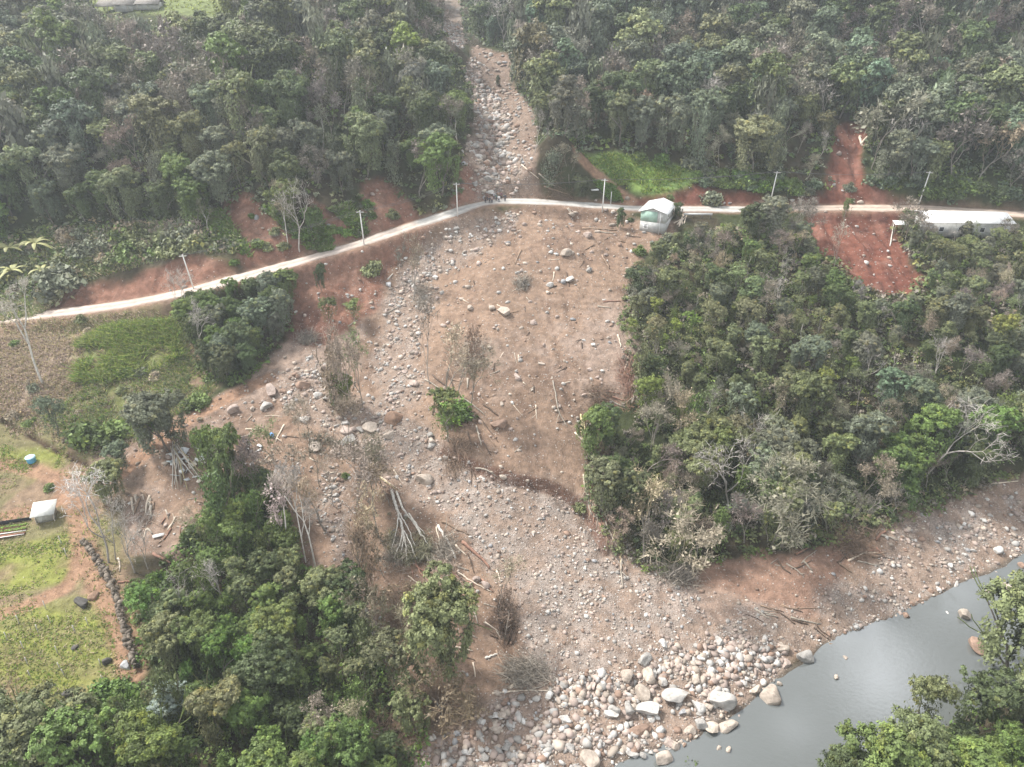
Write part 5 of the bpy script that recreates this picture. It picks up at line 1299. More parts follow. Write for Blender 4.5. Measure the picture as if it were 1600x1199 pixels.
LZ = [('heap near the leafless trees, left', [(196, 765), (240, 765), (240, 800), (200, 800)], 11, (10, 30), 2.6, (1.2, 1.9), ['grey', 'brown', 'pale']),
      ('logs piled at the forest edge, mid right', [(905, 615), (955, 608), (960, 640), (915, 645)], 15, (18, 40), 2.2, (-.2, .9), ['brown', 'reddish', 'grey']),
      ('pale bundle at the forest edge', [(905, 645), (915, 643), (915, 665), (905, 668)], 6, (14, 24), 2.6, (1.3, 1.8), ['yellowish']),
      ('right edge of the mud fan', [(975, 540), (1000, 540), (1002, 625), (985, 625)], 16, (18, 45), 2.2, (1.2, 1.9), ['reddish', 'brown', 'pale']),
      ('forest edge at the lower fan', [(905, 760), (935, 780), (975, 880), (955, 860)], 16, (15, 45), 2.0, (.9, 1.7), ['brown', 'reddish', 'grey']),
      ('mid fan clump', [(650, 560), (700, 560), (760, 620), (745, 740), (700, 700)], 30, (12, 45), 1.8, (.4, 1.8), ['brown', 'grey', 'dark', 'pale']),
      ('slope left of the lower fan', [(640, 830), (700, 840), (780, 890), (800, 960), (780, 1060), (650, 1000), (600, 950)], 44, (10, 38), 1.9, (.2, 1.6), ['brown', 'grey', 'reddish', 'pale', 'dark']),
      ('drift line on the gravel bar', [(1180, 935), (1290, 960), (1270, 985), (1140, 960)], 16, (10, 30), 1.6, (-.3, .8), ['brown', 'grey', 'dark']),
      ('drift heap under the right forest', [(1180, 880), (1330, 830), (1390, 800), (1370, 870), (1300, 900)], 26, (12, 34), 1.8, (-.8, 1.2), ['brown', 'grey', 'dark', 'reddish']),
      ('upper mud fan', [(690, 450), (860, 360), (990, 360), (985, 560), (900, 700), (800, 700), (730, 600)], 46, (6, 22), 1.4, (0, 3.1), ['brown', 'grey', 'pale', 'dark']),
      ('area round the rubble of boards', [(215, 790), (300, 770), (330, 700), (420, 700), (330, 800), (240, 880)], 20, (8, 24), 1.8, (0, 3.1), ['brown', 'grey', 'pale', 'reddish']),
      ('side stream banks', [(350, 620), (450, 570), (560, 560), (600, 640), (500, 780), (400, 700)], 22, (8, 28), 1.6, (0, 3.1), ['brown', 'grey', 'dark', 'pale'])]
for zn, poly, n, (l0, l1), wp, (a0, a1), cl in LZ:
    for i in range(n):
        x, y = rand_px(poly); L = rng.uniform(l0, l1) * 1.1; wp_ = wp * 1.45; a = rng.uniform(a0, a1); mid = (x + math.cos(a) * L / 2 + rng.normal(0, L * .08), y + math.sin(a) * L / 2 + rng.normal(0, L * .08))
        log([(x, y), mid, (x + math.cos(a) * L, y + math.sin(a) * L)], wp_ * rng.uniform(.6, 1.3), cl[rng.integers(len(cl))], None, zn, fork=int(rng.random() < .3), cat='stick' if wp < 2 else 'log', name='stick' if wp < 2 else 'log')
def brush(px, py, wpx, hpx, n, col, label, ang=(0, 3.14)):
    p = at(px, py); d = np.linalg.norm(p - np.array([0, 0, CAM_H])); rx = wpx * d / FPX / 2; ry = hpx * d / FPX / 2 * 1.4
    mb = MB()
    P = np.c_[np.clip(rng.normal(0, rx * .42, n), -rx * .8, rx * .8), np.clip(rng.normal(0, ry * .42, n), -ry * .8, ry * .8)]
    z = H(p[0] + P[:, 0], p[1] + P[:, 1]) - p[2]
    a = rng.uniform(*ang, n); D = np.c_[np.cos(a), np.sin(a), rng.normal(.08, .25, n)]
    tips = [(np.array([x, y, q + .15 + abs(rng.normal(0, .25))]), dd) for (x, y), q, dd in zip(P, z, D)]
    twigs(mb, tips, 4, 1.7, .06, 1.0, .55)
    for t in tips[:n // 8]: mb.tube([t[0], t[0] + t[1] * 1.2 + rng.normal(0, .1, 3), t[0] + t[1] * 2.4], [.06, .05, .02], 4)
    o = link('brush_pile', mb.mesh('brush_pile', [M_WOOD]), None, p, WC[col] * .82); tag(o, label, 'brush pile')
for b in [(825, 1055, 80, 40, 420, 'grey', 'long tangled brush heap at the left of the boulder field', (2.2, 3.4)), (790, 975, 30, 60, 260, 'dark', 'dark brush heap right of the solitary tree', (1, 2)),
          (700, 1115, 90, 50, 420, 'brown', 'brown brush tangle below the solitary tree'), (480, 535, 28, 16, 160, 'grey', 'round grey root tangle below the red slope'), (940, 625, 50, 26, 200, 'brown', 'brown brush pile at the forest edge'),
          (640, 970, 60, 70, 380, 'brown', 'brown brush on the slope left of the solitary tree'), (740, 560, 60, 60, 220, 'grey', 'grey twig tangle beside the mid fan trees'), (715, 715, 50, 60, 240, 'brown', 'brown roots hanging below the mid fan bush', (1, 2)),
          (815, 447, 26, 20, 150, 'grey', 'grey leafless bush on the upper mud fan', (.8, 2.4)), (1330, 850, 90, 40, 360, 'brown', 'brown drift tangle under the right forest edge'), (870, 300, 60, 20, 260, 'brown', 'brown brush along the road, right of the people'),
          (660, 470, 30, 60, 160, 'grey', 'grey brush at the stony strip below the road'), (590, 1160, 120, 60, 420, 'brown', 'brown brush at the foot of the lower left wood'), (690, 870, 40, 60, 220, 'grey', 'grey twigs around the reddish logs'),
          (250, 370, 150, 30, 700, 'pale', 'pale dry brush on the slope above the left road', (.8, 2.4)), (150, 385, 120, 30, 600, 'pale', 'pale dry scrub left of the dry brush above the road', (.8, 2.4)), (940, 700, 30, 120, 260, 'brown', 'brown brush along the lower forest edge', (1, 2)),
          (980, 600, 26, 90, 260, 'reddish', 'reddish brush along the right edge of the mud fan', (1, 2)), (1060, 905, 80, 30, 240, 'grey', 'grey brush at the lowest forest tip'), (620, 870, 50, 50, 200, 'grey', 'grey twigs under the fallen tree')]:
    brush(*b)
# fallen tree: roots up the slope, crown lying towards the river
def fallen():
    pa = at(612, 772); e = empty('fallen_tree', pa); mb = MB()
    def limb(pp, w0, w1, lift):
        q = resample(np.array(pp, float), 5.0); w, _ = hit(q[:, 0], q[:, 1], H); w[:, 2] += np.linspace(lift[0], lift[1], len(w)); w += rng.normal(0, .05, w.shape)
        mb.tube(w - pa, np.linspace(w0, w1, len(w)), 6)
    limb([(612, 770), (617, 790), (624, 812), (630, 838)], .26, .17, (.5, 1.5))
    limb([(620, 772), (628, 800), (645, 822), (660, 850)], .20, .07, (.5, 1.4))
    for pp in ([(630, 838), (628, 858), (616, 880)], [(630, 838), (636, 862), (636, 884)], [(630, 838), (642, 858), (652, 882)], [(624, 812), (640, 838), (650, 862)], [(645, 822), (655, 838), (672, 862)], [(624, 815), (622, 840), (612, 866)], [(640, 815), (652, 830), (664, 842)], [(630, 838), (634, 850), (626, 876)]):
        limb(pp, .12, .04, (1.5, .9))
    link('trunk', mb.mesh('fallen_trunk', [M_BARK], True), e, color=(.43, .41, .37))
    r = MB(); P = rng.normal(0, 1, (150, 3)) * np.array([.5, .5, .5]); twigs(r, [(p_, p_ / np.linalg.norm(p_)) for p_ in P], 3, 1.0, .07, 1.0, .4)
    link('roots', r.mesh('fallen_roots', [M_BARK]), e, color=(.18, .12, .09))
    c = MB(); cs = []
    for k in range(90):
        x = rng.uniform(608, 676); y = 884 - abs(rng.normal(0, 26)) - abs(x - 640) * .35; p_ = at(x, y) - pa; p_[2] += rng.uniform(.1, .9); cs.append(p_)
    puffs(c, np.array(cs), rng.uniform(.25, .5, 90), 50, .16, .2)
    twigs(c, [(q, np.array([0, -.9, .2])) for q in cs], 16, 1.1, .05, 1.7, .5)
    link('crown', c.mesh('fallen_crown', [M_LEAF]), e, color=(.15, .145, .095))
    tag(e, 'uprooted fallen tree with whitish forked trunk lying down the slope', 'tree')
fallen()

# banana plants on the slope above the left road
def banana(px, py, hpx, label):
    p = at(px, py); d = np.linalg.norm(p - np.array([0, 0, CAM_H])); h = hpx * d / FPX
    e = empty('banana_plant', p, rng.uniform(0, 6.28)); t = MB(); t.tube([(0, 0, -.2), (.03, 0, h * .3), (0, .04, h * .55)], [.16, .13, .08], 8)
    link('stem', t.mesh('banana_stem', [M_LEAF], True), e, color=(.20, .20, .08))
    for i in range(9):
        a = i * 2.4 + rng.normal(0, .2); mb = MB(); L = h * rng.uniform(.55, .8); n = 7; w = .22 * L; P = []
        tilt = rng.uniform(.5, 1.25)
        for k in range(n):
            s = k / (n - 1); r = L * s * math.cos(tilt * .6); z = h * .5 + L * (s * math.sin(tilt) - .75 * s * s)
            ww = w * math.sin(math.pi * min(.97, s * .9 + .08)) ** .6
            c = np.array([math.cos(a) * r, math.sin(a) * r, z]); sd = np.array([-math.sin(a), math.cos(a), 0]) * ww / 2
            P += [c - sd - np.array([0, 0, ww * .15]), c, c + sd - np.array([0, 0, ww * .15])]
        Q = []
        for k in range(n - 1):
            b = k * 3; Q += [[b, b + 1, b + 4, b + 3], [b + 1, b + 2, b + 5, b + 4]]
        mb.add(P, Q, None, C(1, 1, 1) * rng.uniform(.8, 1.25))
        link('leaf', mb.mesh('banana_leaf', [M_LEAF]), e, color=(.30, .30, .13))
    tag(e, label, 'banana plant', 'banana plants above the left road')
banana(22, 412, 38, 'yellowish banana plant nearest the left edge above the road'); banana(62, 402, 36, 'yellowish banana plant topmost of the group above the left road')
banana(72, 440, 30, 'yellowish banana plant rightmost and lowest of the group'); banana(26, 442, 32, 'yellowish banana plant lowest at the left edge above the road')

# ------------------------------------------------------------------ buildings
def wood_lines(name, col, scale=7.0, rough=.8, axis='x', contrast=.35, metallic=0):
    """boards or corrugation as bands"""
    m = bpy.data.materials.new(name); t = ng(m); N = t.nodes; L = t.links; bs = N['Principled BSDF']
    bs.inputs['Roughness'].default_value = rough; bs.inputs['Metallic'].default_value = metallic
    tc = N.new('ShaderNodeTexCoord'); wv = N.new('ShaderNodeTexWave'); wv.inputs['Scale'].default_value = scale; wv.bands_direction = axis.upper(); wv.inputs['Distortion'].default_value = .3
    L.new(tc.outputs['Object'], wv.inputs['Vector']); nz = N.new('ShaderNodeTexNoise'); nz.inputs['Scale'].default_value = 1.7; nz.inputs['Detail'].default_value = 6; L.new(tc.outputs['Object'], nz.inputs['Vector'])
    a = N.new('ShaderNodeMapRange'); a.inputs[3].default_value = 1 - contrast * .5; a.inputs[4].default_value = 1; L.new(wv.outputs['Fac'], a.inputs[0])
    b = N.new('ShaderNodeMapRange'); b.inputs[1].default_value = .3; b.inputs[2].default_value = .7; b.inputs[3].default_value = .8; b.inputs[4].default_value = 1.1; L.new(nz.outputs['Fac'], b.inputs[0])
    mu = N.new('ShaderNodeMath'); mu.operation = 'MULTIPLY'; L.new(a.outputs[0], mu.inputs[0]); L.new(b.outputs[0], mu.inputs[1])
    s = N.new('ShaderNodeVectorMath'); s.operation = 'SCALE'; s.inputs[0].default_value = col; L.new(mu.outputs[0], s.inputs['Scale']); L.new(s.outputs[0], bs.inputs['Base Color'])
    bp = N.new('ShaderNodeBump'); bp.inputs['Strength'].default_value = .5; bp.inputs['Distance'].default_value = .03; L.new(wv.outputs['Fac'], bp.inputs['Height']); L.new(bp.outputs[0], bs.inputs['Normal'])
    return m
M_BOARD = wood_lines('weathered_boards', (.50, .50, .48), 3.2)
M_GREEN = wood_lines('pale_green_boards', (.42, .60, .50), 3.2)
M_WROOF = wood_lines('white_metal_roof', (.80, .80, .79), 2.2, .6, 'y', .12)
M_GLASS = mat_tint('dark_glass', .15, .05, 1, .5); M_THATCH = wood_lines('old_grey_roof', (.25, .23, .21), 2.5, .9, 'x', .3)
def prism_roof(mb, w, d, z0, rise, over=.35, th=.07):
    """gable roof, ridge along y, as two thick sheets"""
    W = w / 2 + over; D = d / 2 + over
    for s in (-1, 1):
        drop = rise * (over / (w / 2))
        v = [[0, -D, z0 + rise + .02], [0, D, z0 + rise + .02], [s * W, D, z0 - drop], [s * W, -D, z0 - drop]]
        v2 = [[a, b, c - th] for a, b, c in v]
        V = v + v2; Q = [[0, 1, 2, 3], [7, 6, 5, 4], [0, 3, 7, 4], [1, 5, 6, 2], [3, 2, 6, 7], [0, 4, 5, 1]]
        mb.add(V, Q)
def house():
    p = at(1019, 362); w, d, h = 5.4, 7.6, 4.6
    e = empty('house', (p[0] + 1.4, p[1] + 3.2, p[2] - .2), R(-24))
    b = MB(); b.box((0, 0, h * .25), (w, d, h * .5)); b.box((w * .33, 0, h * .75), (w * .34, d, h * .5)); b.box((-w * .17, d * .015, h * .75), (w * .66, d * .97, h * .5))
    for s in (-1, 1): b.add([[-w / 2, s * d / 2, h], [w / 2, s * d / 2, h], [0, s * d / 2, h + .85], [-w / 2, s * (d / 2 - .12), h], [w / 2, s * (d / 2 - .12), h], [0, s * (d / 2 - .12), h + .85]], [[0, 1, 4, 3], [1, 2, 5, 4], [2, 0, 3, 5]], [[0, 1, 2], [3, 5, 4]])
    link('wall', b.mesh('house_wall', [M_BOARD]), e)
    g = MB(); g.box((-w * .165, -d / 2 - .015, h * .75), (w * .66, .06, h * .48)); link('green_panel', g.mesh('green_panel', [M_GREEN]), e)
    r = MB(); prism_roof(r, w, d, h, .85, .45); link('roof', r.mesh('house_roof', [M_WROOF]), e)
    for x, y, z, sx, sy, sz in [(-w * .27, -d / 2, h * .28, 1.1, .1, .9), (w / 2, -d * .2, h * .75, .1, .9, .9), (w / 2, d * .15, h * .75, .1, .9, .9)]:
        f = MB(); 
        if sx > sy:
            for q in (-1, 0, 1): f.box((x + q * sx / 2, y - .04, z), (.09, .08, sz))
            for q in (-1, 1): f.box((x, y - .045, z + q * sz / 2), (sx + .12, .09, .09))
            f.box((x - sx * .3, y - .05, z), (.3, .05, sz * .9)); f.box((x + sx * .33, y - .05, z), (.28, .05, sz * .9))
        else:
            for q in (-1, 1): f.box((x + .04, y + q * sy / 2, z), (.08, .09, sz)); f.box((x + .045, y, z + q * sz / 2), (.09, sy + .12, .09))
        win = link('window', f.mesh('window_frame', [M_PLAIN]), e, color=(.8, .8, .78))
        gl = MB(); gl.box((x, y - .01 if sx > sy else y, z), (sx if sx > sy else .04, .04 if sx > sy else sy, sz)); link('pane', gl.mesh('pane', [M_GLASS]), win, color=(.04, .045, .05))
    dr_ = MB(); dr_.box((w / 2 + .03, -d * .32, 1.0), (.06, .9, 2.0)); link('door', dr_.mesh('house_door', [M_BOARD]), e)
    t = MB(); t.tube([(w * .3, -d / 2 - .3, -.3), (w * .3, -d / 2 - .3, h)], .06, 6); link('drainpipe', t.mesh('drainpipe', [M_PLAIN]), e, color=(.7, .7, .68))
    tag(e, 'two-storey weathered board house with pale green gable panel and white roof', 'house')
house()
def long_building():
    p = at(1500, 362); e = empty('long_building', (p[0], p[1] + 1, p[2] - .3), R(-3)); w, d, h = 17.5, 7.5, 3.1
    b = MB(); b.box((0, 0, h / 2), (w, d, h)); link('wall', b.mesh('long_wall', [M_BOARD]), e)
    r = MB(); W = w / 2 + .5; D = d / 2 + .6
    for s, z1 in ((-1, h + .25), (1, h + .3)):
        v = [[-W, 0, h + 1.25], [W, 0, h + 1.25], [W, s * D, z1 - .1], [-W, s * D, z1 - .1]]; V = v + [[a, b_, c - .07] for a, b_, c in v]
        r.add(V, [[0, 1, 2, 3], [7, 6, 5, 4], [0, 3, 7, 4], [1, 5, 6, 2], [3, 2, 6, 7]])
    link('roof', r.mesh('long_roof', [M_WROOF]), e)
    for x in (-5.5, -1.5, 3, 6.5):
        f = MB()
        for q in (-1, 1): f.box((x + q * .5, -d / 2 - .04, 1.6), (.08, .08, 1.0)); f.box((x, -d / 2 - .045, 1.6 + q * .5), (1.1, .09, .08))
        wn_ = link('window', f.mesh('frame', [M_PLAIN]), e, color=(.7, .7, .7)); g = MB(); g.box((x, -d / 2 - .01, 1.6), (1, .04, 1)); link('pane', g.mesh('pane', [M_GLASS]), wn_, color=(.04, .045, .05))
    tag(e, 'long low building with a white metal roof beside the road', 'building')
    p = at(1402, 362); e = empty('lean_to', (p[0], p[1], p[2] - .2), R(-4)); e.scale = (.8, .8, .8); r = MB(); r.box((0, 0, 2.7), (3.0, 2.6, .07), rx=.16); link('roof', r.mesh('lean_roof', [M_WROOF]), e)
    for x in (-1.35, 1.35):
        for y in (-1.1, 1.1): t = MB(); t.tube([(x, y, -.6), (x, y, 2.65 + y * .16)], .07, 6); link('post', t.mesh('post', [M_WOOD]), e, color=(.3, .27, .23))
    tag(e, 'small open lean-to on posts left of the long white roof', 'shelter')
long_building()
def shed():
    p = at(70, 815); e = empty('shed', (p[0], p[1] + .8, p[2] - .05), R(16)); w, d, h = 3.0, 2.0, 1.7
    b = MB(); b.box((0, 0, h / 2 + .1), (w * .82, d, h)); link('wall', b.mesh('shed_wall', [wood_lines('shed_boards', (.46, .45, .42), 5, .8, 'z', .5)]), e)
    r = MB(); r.box((0, -.1, h + .32), (w + .3, d + 1.0, .06), rx=.22); link('roof', r.mesh('shed_roof', [wood_lines('shed_roof', (.62, .62, .58), 4, .6, 'x', .2)]), e)
    dd = MB(); dd.box((-.35, -d / 2 - .02, .9), (.75, .05, 1.4)); link('door', dd.mesh('shed_door', [M_BOARD]), e)
    for x in (-1, 1):
        t = MB(); t.box((x * w * .41, -d / 2 - .06, .3), (.1, .1, 2.9 * .6)); link('post', t.mesh('post', [M_WOOD]), e, color=(.45, .4, .33))
    tag(e, 'tiny board shed with a pale slanted roof beside the dirt track', 'shed')
shed()
def lathe(prof, seg=28):
    mb = MB(); n = len(prof); th = np.arange(seg) / seg * 2 * math.pi
    V = np.array([[r * math.cos(a), r * math.sin(a), z] for r, z in prof for a in th]); i = np.arange(n - 1)[:, None] * seg; j = np.arange(seg)[None]
    mb.add(V, np.stack([i + j, i + (j + 1) % seg, i + seg + (j + 1) % seg, i + seg + j], -1).reshape(-1, 4)); return mb
p = at(50, 722); e = empty('water_tank', p)
link('body', lathe([(.01, 0), (.60, 0), (.66, .1), (.72, .9), (.76, .95)]).mesh('tank_body', [M_PLAIN], True), e, color=(.10, .38, .62))
link('lid', lathe([(.78, .93), (.78, 1.0), (.60, 1.12), (.2, 1.2), (.01, 1.21)]).mesh('tank_lid', [M_PLAIN], True), e, color=(.45, .68, .80))
tag(e, 'round blue water tank with pale lid in the left field', 'water tank')
p = at(424, 680); o = link('drum', lathe([(.01, 0), (.3, 0), (.31, .3), (.33, .32), (.31, .34), (.31, .6), (.33, .62), (.31, .64), (.3, .92), (.01, .92)]).mesh('drum', [M_PLAIN], True), None, p + np.array([0, 0, .2]), (.15, .32, .6)); o.rotation_euler = (1.3, 0, .5); tag(o, 'small blue drum lying in the mud by the side stream', 'drum')
p = at(994, 443); mb = MB(); mb.box((0, 0, .2), (1.1, .5, .06), rx=.5, rz=.3); mb.box((.3, .2, .25), (.5, .8, .05), ry=.6); mb.box((-.3, 0, .35), (.3, .3, .3), rz=.7)
o = link('scrap', mb.mesh('scrap', [M_PLAIN]), None, p, (.55, .06, .05)); tag(o, 'small heap of bright red scrap at the upper forest edge', 'scrap')
p = at(929, 297); mb = MB(); mb.box((0, 0, .08), (1.7, 1.1, .14), rz=.2, rx=.06); o = link('slab', mb.mesh('slab', [M_PLAIN]), None, p, (.6, .6, .6)); tag(o, 'pale flat slab beside the path to the grass clearing', 'slab')

# far barns at the top left
def barn(px, py, w, d, h, rise, col, label, open_=False):
    p = at(px, py); e = empty('barn', (p[0], p[1], p[2] - .3), R(5)); 
    if not open_:
        b = MB(); b.box((0, 0, h / 2), (w, d, h)); link('wall', b.mesh('barn_wall', [M_BOARD]), e)
    for x in (-1, 0, 1):
        for y in (-1, 1): t = MB(); t.box((x * (w / 2 + .1), y * (d / 2 + .1), h / 2), (.22, .22, h)); link('post', t.mesh('post', [M_WOOD]), e, color=(.5, .48, .42))
    r = MB(); W = w / 2 + .7; D = d / 2 + .8
    for s in (-1, 1):
        v = [[-W * .9, 0, h + rise], [W * .9, 0, h + rise], [W, s * D, h - .3], [-W, s * D, h - .3]]; V = v + [[a, b_, c - .15] for a, b_, c in v]
        r.add(V, [[0, 1, 2, 3], [7, 6, 5, 4], [0, 3, 7, 4], [1, 5, 6, 2], [3, 2, 6, 7]])
    link('roof', r.mesh('barn_roof', [M_THATCH]), e); tag(e, label, 'barn')
barn(174, 18, 5.6, 5, 2.2, 1.3, None, 'open-sided grey-roofed barn, leftmost of three at the top left', True)
barn(206, 16, 7.2, 6, 2.3, 2.4, None, 'largest grey-roofed barn, middle of three at the top left')
barn(236, 13, 6, 5, 1.9, 1.3, None, 'low grey-roofed barn, rightmost of three at the top left')

# rubble of a destroyed building
for i in range(26):
    x, y = rand_px([(268, 708), (300, 702), (335, 705), (334, 735), (318, 757), (272, 752), (262, 728)])
    p = at(x, y); mb = MB(); w_, d_ = rng.uniform(.5, 1.7), rng.uniform(.4, 1.3); mb.box((0, 0, 0), (w_, d_, .06)); mb.box((w_ * .3, .1, .05), (.05, d_ * .9, .1))
    col = [(.62, .62, .6), (.5, .52, .53), (.4, .4, .38), (.62, .55, .46), (.55, .6, .6)][rng.integers(5)]
    o = link('broken_panel', mb.mesh('broken_panel', [M_METAL]), None, p + np.array([0, 0, rng.uniform(.15, .8)]), col); o.rotation_euler = (rng.normal(0, .45), rng.normal(0, .45), rng.uniform(0, 3.1))
    tag(o, None, 'broken panel', 'broken panels of the wrecked building'); AUTO.append((o, 'pale broken panel', 'rubble of the wrecked building'))
for i in range(16):
    t0 = (276 + rng.normal(0, 3), 706 + rng.normal(0, 3)); t1 = (266 + rng.uniform(0, 30), 752 + rng.uniform(0, 16)) if i < 11 else (300 + rng.uniform(0, 20), 750 + rng.uniform(-5, 8))
    a, b = at(*t0), at(*t1); a[2] += 1.6; b[2] += .25; mb = MB(); c = (a + b) / 2; L = np.linalg.norm(b - a)
    mb.tube([a - c, (b - c) * .0 + rng.normal(0, .05, 3), b - c], [.07, .08, .06], 4)
    o = link('plank', mb.mesh('plank', [M_WOOD]), None, c, WC[['yellowish', 'pale', 'grey', 'white'][i % 4]]); tag(o, None, 'plank', 'planks leaning on the rubble'); AUTO.append((o, ['yellowish', 'pale', 'grey', 'white'][i % 4] + ' plank', 'rubble of the wrecked building'))
p = at(248, 838); mb = MB(); mb.box((0, 0, .15), (1.6, .6, .05), rx=.1, rz=.35); o = link('plank', mb.mesh('plank', [M_WOOD]), None, p, (.6, .6, .58)); tag(o, 'wide grey-white board by the pale branch', 'plank')
for i in range(9):
    x, y = rand_px([(370, 690), (420, 700), (410, 740), (380, 730)]); p = at(x, y); mb = MB(); mb.box((0, 0, 0), (rng.uniform(.4, 1.1), rng.uniform(.3, .9), .06))
    o = link('broken_panel', mb.mesh('broken_panel', [M_METAL]), None, p + np.array([0, 0, .25]), (.62, .63, .62)); o.rotation_euler = (rng.normal(0, .35), rng.normal(0, .35), rng.uniform(0, 3)); tag(o, None, 'broken panel', 'broken panels strewn below the side stream'); AUTO.append((o, 'white broken panel', 'mud left of the side stream'))

# rough wall at the left field
def rough_wall():
    q = resample(np.array([(132, 850), (150, 872), (163, 893), (174, 915), (184, 935), (189, 958), (196, 985), (204, 1010), (212, 1045)], float), 5)
    w, ok = hit(q[:, 0], q[:, 1], H); w = resample(w, .45); mb = MB()
    for i, c in enumerate(w):
        for k in range(3):
            s = rng.uniform(.28, .5); V = rock_shape(I1, 6, RR, .12) * s + c + np.array([rng.normal(0, .22), rng.normal(0, .1), .2 + k * .33]); g = rng.uniform(.6, 1.2)
            mb.add(V, None, F1, C(.19, .16, .13) * g)
    n = 260; i = rng.integers(0, len(w), n); tips = [(w[a] + np.array([rng.normal(0, .3), 0, .9]), np.array([rng.normal(0, 1), rng.normal(0, .6), .2])) for a in i]
    m2 = MB(); twigs(m2, tips, 2, .8, .05); V, Q, T, CC = m2.arr(); mb.add(V, Q, T, CC * C(.22, .18, .14))
    o = link('rough_wall', mb.mesh('rough_wall', [M_STONES])); tag(o, 'rough grey-brown stone wall running along the left field', 'wall')
rough_wall()
# vine stakes in the striped field
for i, (x, y) in enumerate([(30, 975), (72, 952), (79, 975), (138, 978), (37, 1015), (91, 1022), (44, 1040), (96, 1048), (49, 1060), (102, 1058), (158, 1042), (165, 1068), (114, 1102), (60, 990), (118, 990), (12, 1000), (104, 870), (96, 850)]):
    p = at(x, y); t = MB(); t.tube([(0, 0, -.3), (rng.normal(0, .06), rng.normal(0, .06), 1.5)], .055, 6); o = link('stake', t.mesh('stake', [M_WOOD]), None, p, (.5, .48, .44)); tag(o, None, 'stake', 'stakes in the striped field'); AUTO.append((o, 'thin pale stake', 'striped field at lower left'))
# garden bed with netting
p = at(16, 832); e = empty('garden_bed', p, R(14)); b = MB()
for y in (-.9, .1, 1.1): b.box((0, y, .1), (4.6, .5, .22))
link('soil', b.mesh('bed_soil', [M_WOOD]), e, color=(.2, .1, .07)); g = MB(); puffs(g, np.c_[np.linspace(-2.1, 2.1, 16), np.full(16, .1), np.full(16, .28)], np.full(16, .25), 20, .16); puffs(g, np.c_[np.linspace(-2.1, 2.1, 16), np.full(16, 1.1), np.full(16, .28)], np.full(16, .22), 20, .16)
link('crop', g.mesh('bed_crop', [M_LEAF]), e, color=(.17, .30, .05)); f = MB()
for x in (-2.4, -.8, .8, 2.4): f.tube([(x, 1.9, -.1), (x, 1.9, 1.0)], .04, 5)
f.box((0, 1.9, .55), (4.8, .03, .7)); link('netting', f.mesh('netting', [M_WOOD]), e, color=(.03, .03, .035)); f = MB(); f.box((0, -.4, .26), (4.6, .12, .05)); f.box((0, -1.25, .26), (4.6, .12, .05)); link('edging', f.mesh('edging', [M_PLAIN]), e, color=(.7, .7, .68))
tag(e, 'small garden bed with dark netting and green rows at the left edge', 'garden bed')
# white rail beside the road, right of the house
p = at(1090, 340); e = empty('guard_rail', p, R(-1)); b = MB(); b.box((0, 0, .75), (6.2, .12, .4)); link('rail', b.mesh('rail', [M_PLAIN]), e, color=(.75, .75, .74))
for x in (-2.8, -1, 1, 2.8): b = MB(); b.box((x, .1, .3), (.18, .14, 1.1)); link('post', b.mesh('post', [M_PLAIN]), e, color=(.12, .12, .12))
tag(e, 'low white rail on dark posts beside the road right of the house', 'guard rail')
for i in range(9):
    log([(1062 + rng.normal(0, 3), 352 + rng.normal(0, 3)), (1068 + rng.normal(0, 3), 340 + rng.normal(0, 3))], 2.0, 'pale', None, 'wood pile right of the green house')

# ------------------------------------------------------------------ poles and wires
POLES = []
def pole(px, py, lean, label, h=7.2):
    p = at(px, py); e = empty('utility_pole', (p[0], p[1], p[2] - .2)); e.rotation_euler = (0, lean, 0)
    t = MB(); t.tube([(0, 0, -.5), (0, 0, h + .2)], [.15, .095], 10); link('shaft', t.mesh('pole_shaft', [M_PLAIN], True), e, color=(.66, .65, .62))
    a = MB(); a.box((0, -.02, h - .05), (1.5, .12, .12)); a.box((0, 0, h + .2), (.26, .26, .06)); link('crossarm', a.mesh('crossarm', [M_PLAIN]), e, color=(.55, .54, .52))
    for x in (-.65, .65):
        b = lathe([(.01, 0), (.05, 0), (.06, .06), (.03, .09), (.055, .13), (.01, .18)], 8); o = link('insulator', b.mesh('insulator', [M_PLAIN]), e, color=(.3, .2, .15)); o.location = (x, -.02, h + .02)
    tag(e, label, 'utility pole', 'white poles along the road'); POLES.append((np.array([p[0], p[1], p[2]]), lean, h))
pole(303, 452, -.09, 'white pole, leftmost along the road above the leafy clump'); pole(569, 383, -.02, 'white pole at the roadside between the left red slips'); pole(715, 338, 0, 'white pole just left of the group of people')
pole(941, 331, .02, 'white pole between the people and the green house'); pole(1203, 318, .05, 'white pole behind the trees right of the green house'); pole(1436, 318, .06, 'white pole at the left end of the long white roof')
p = at(954, 322); t = MB(); t.tube([(0, 0, -.2), (0, 0, 3.2)], .07, 6); o = link('short_post', t.mesh('short_post', [M_PLAIN]), None, p, (.6, .6, .58)); tag(o, 'short thin grey post by the road right of a white pole', 'post')
def wire(a, b, label, sag=.7):
    P = [a * (1 - s) + b * s - np.array([0, 0, 4 * sag * s * (1 - s)]) for s in np.linspace(0, 1, 14)]; m = P[0].copy()
    t = MB(); t.tube(np.array(P) - m, .032, 4, cap=False); o = link('power_line', t.mesh('power_line', [M_PLAIN]), None, m, (.08, .08, .08)); tag(o, label, 'cable', 'power lines along the road')
tops = [q + np.array([math.sin(l) * h, 0, math.cos(l) * h]) for q, l, h in POLES]
nm = ['first', 'second', 'third', 'fourth', 'fifth']
for i in range(len(tops) - 1):
    for s, w_ in ((-.65, 'left'), (.65, 'right')):
        wire(tops[i] + np.array([s, 0, 0]), tops[i + 1] + np.array([s, 0, 0]), 'thin dark power line on the %s insulators of the %s pole span from the left' % (w_, nm[i]))

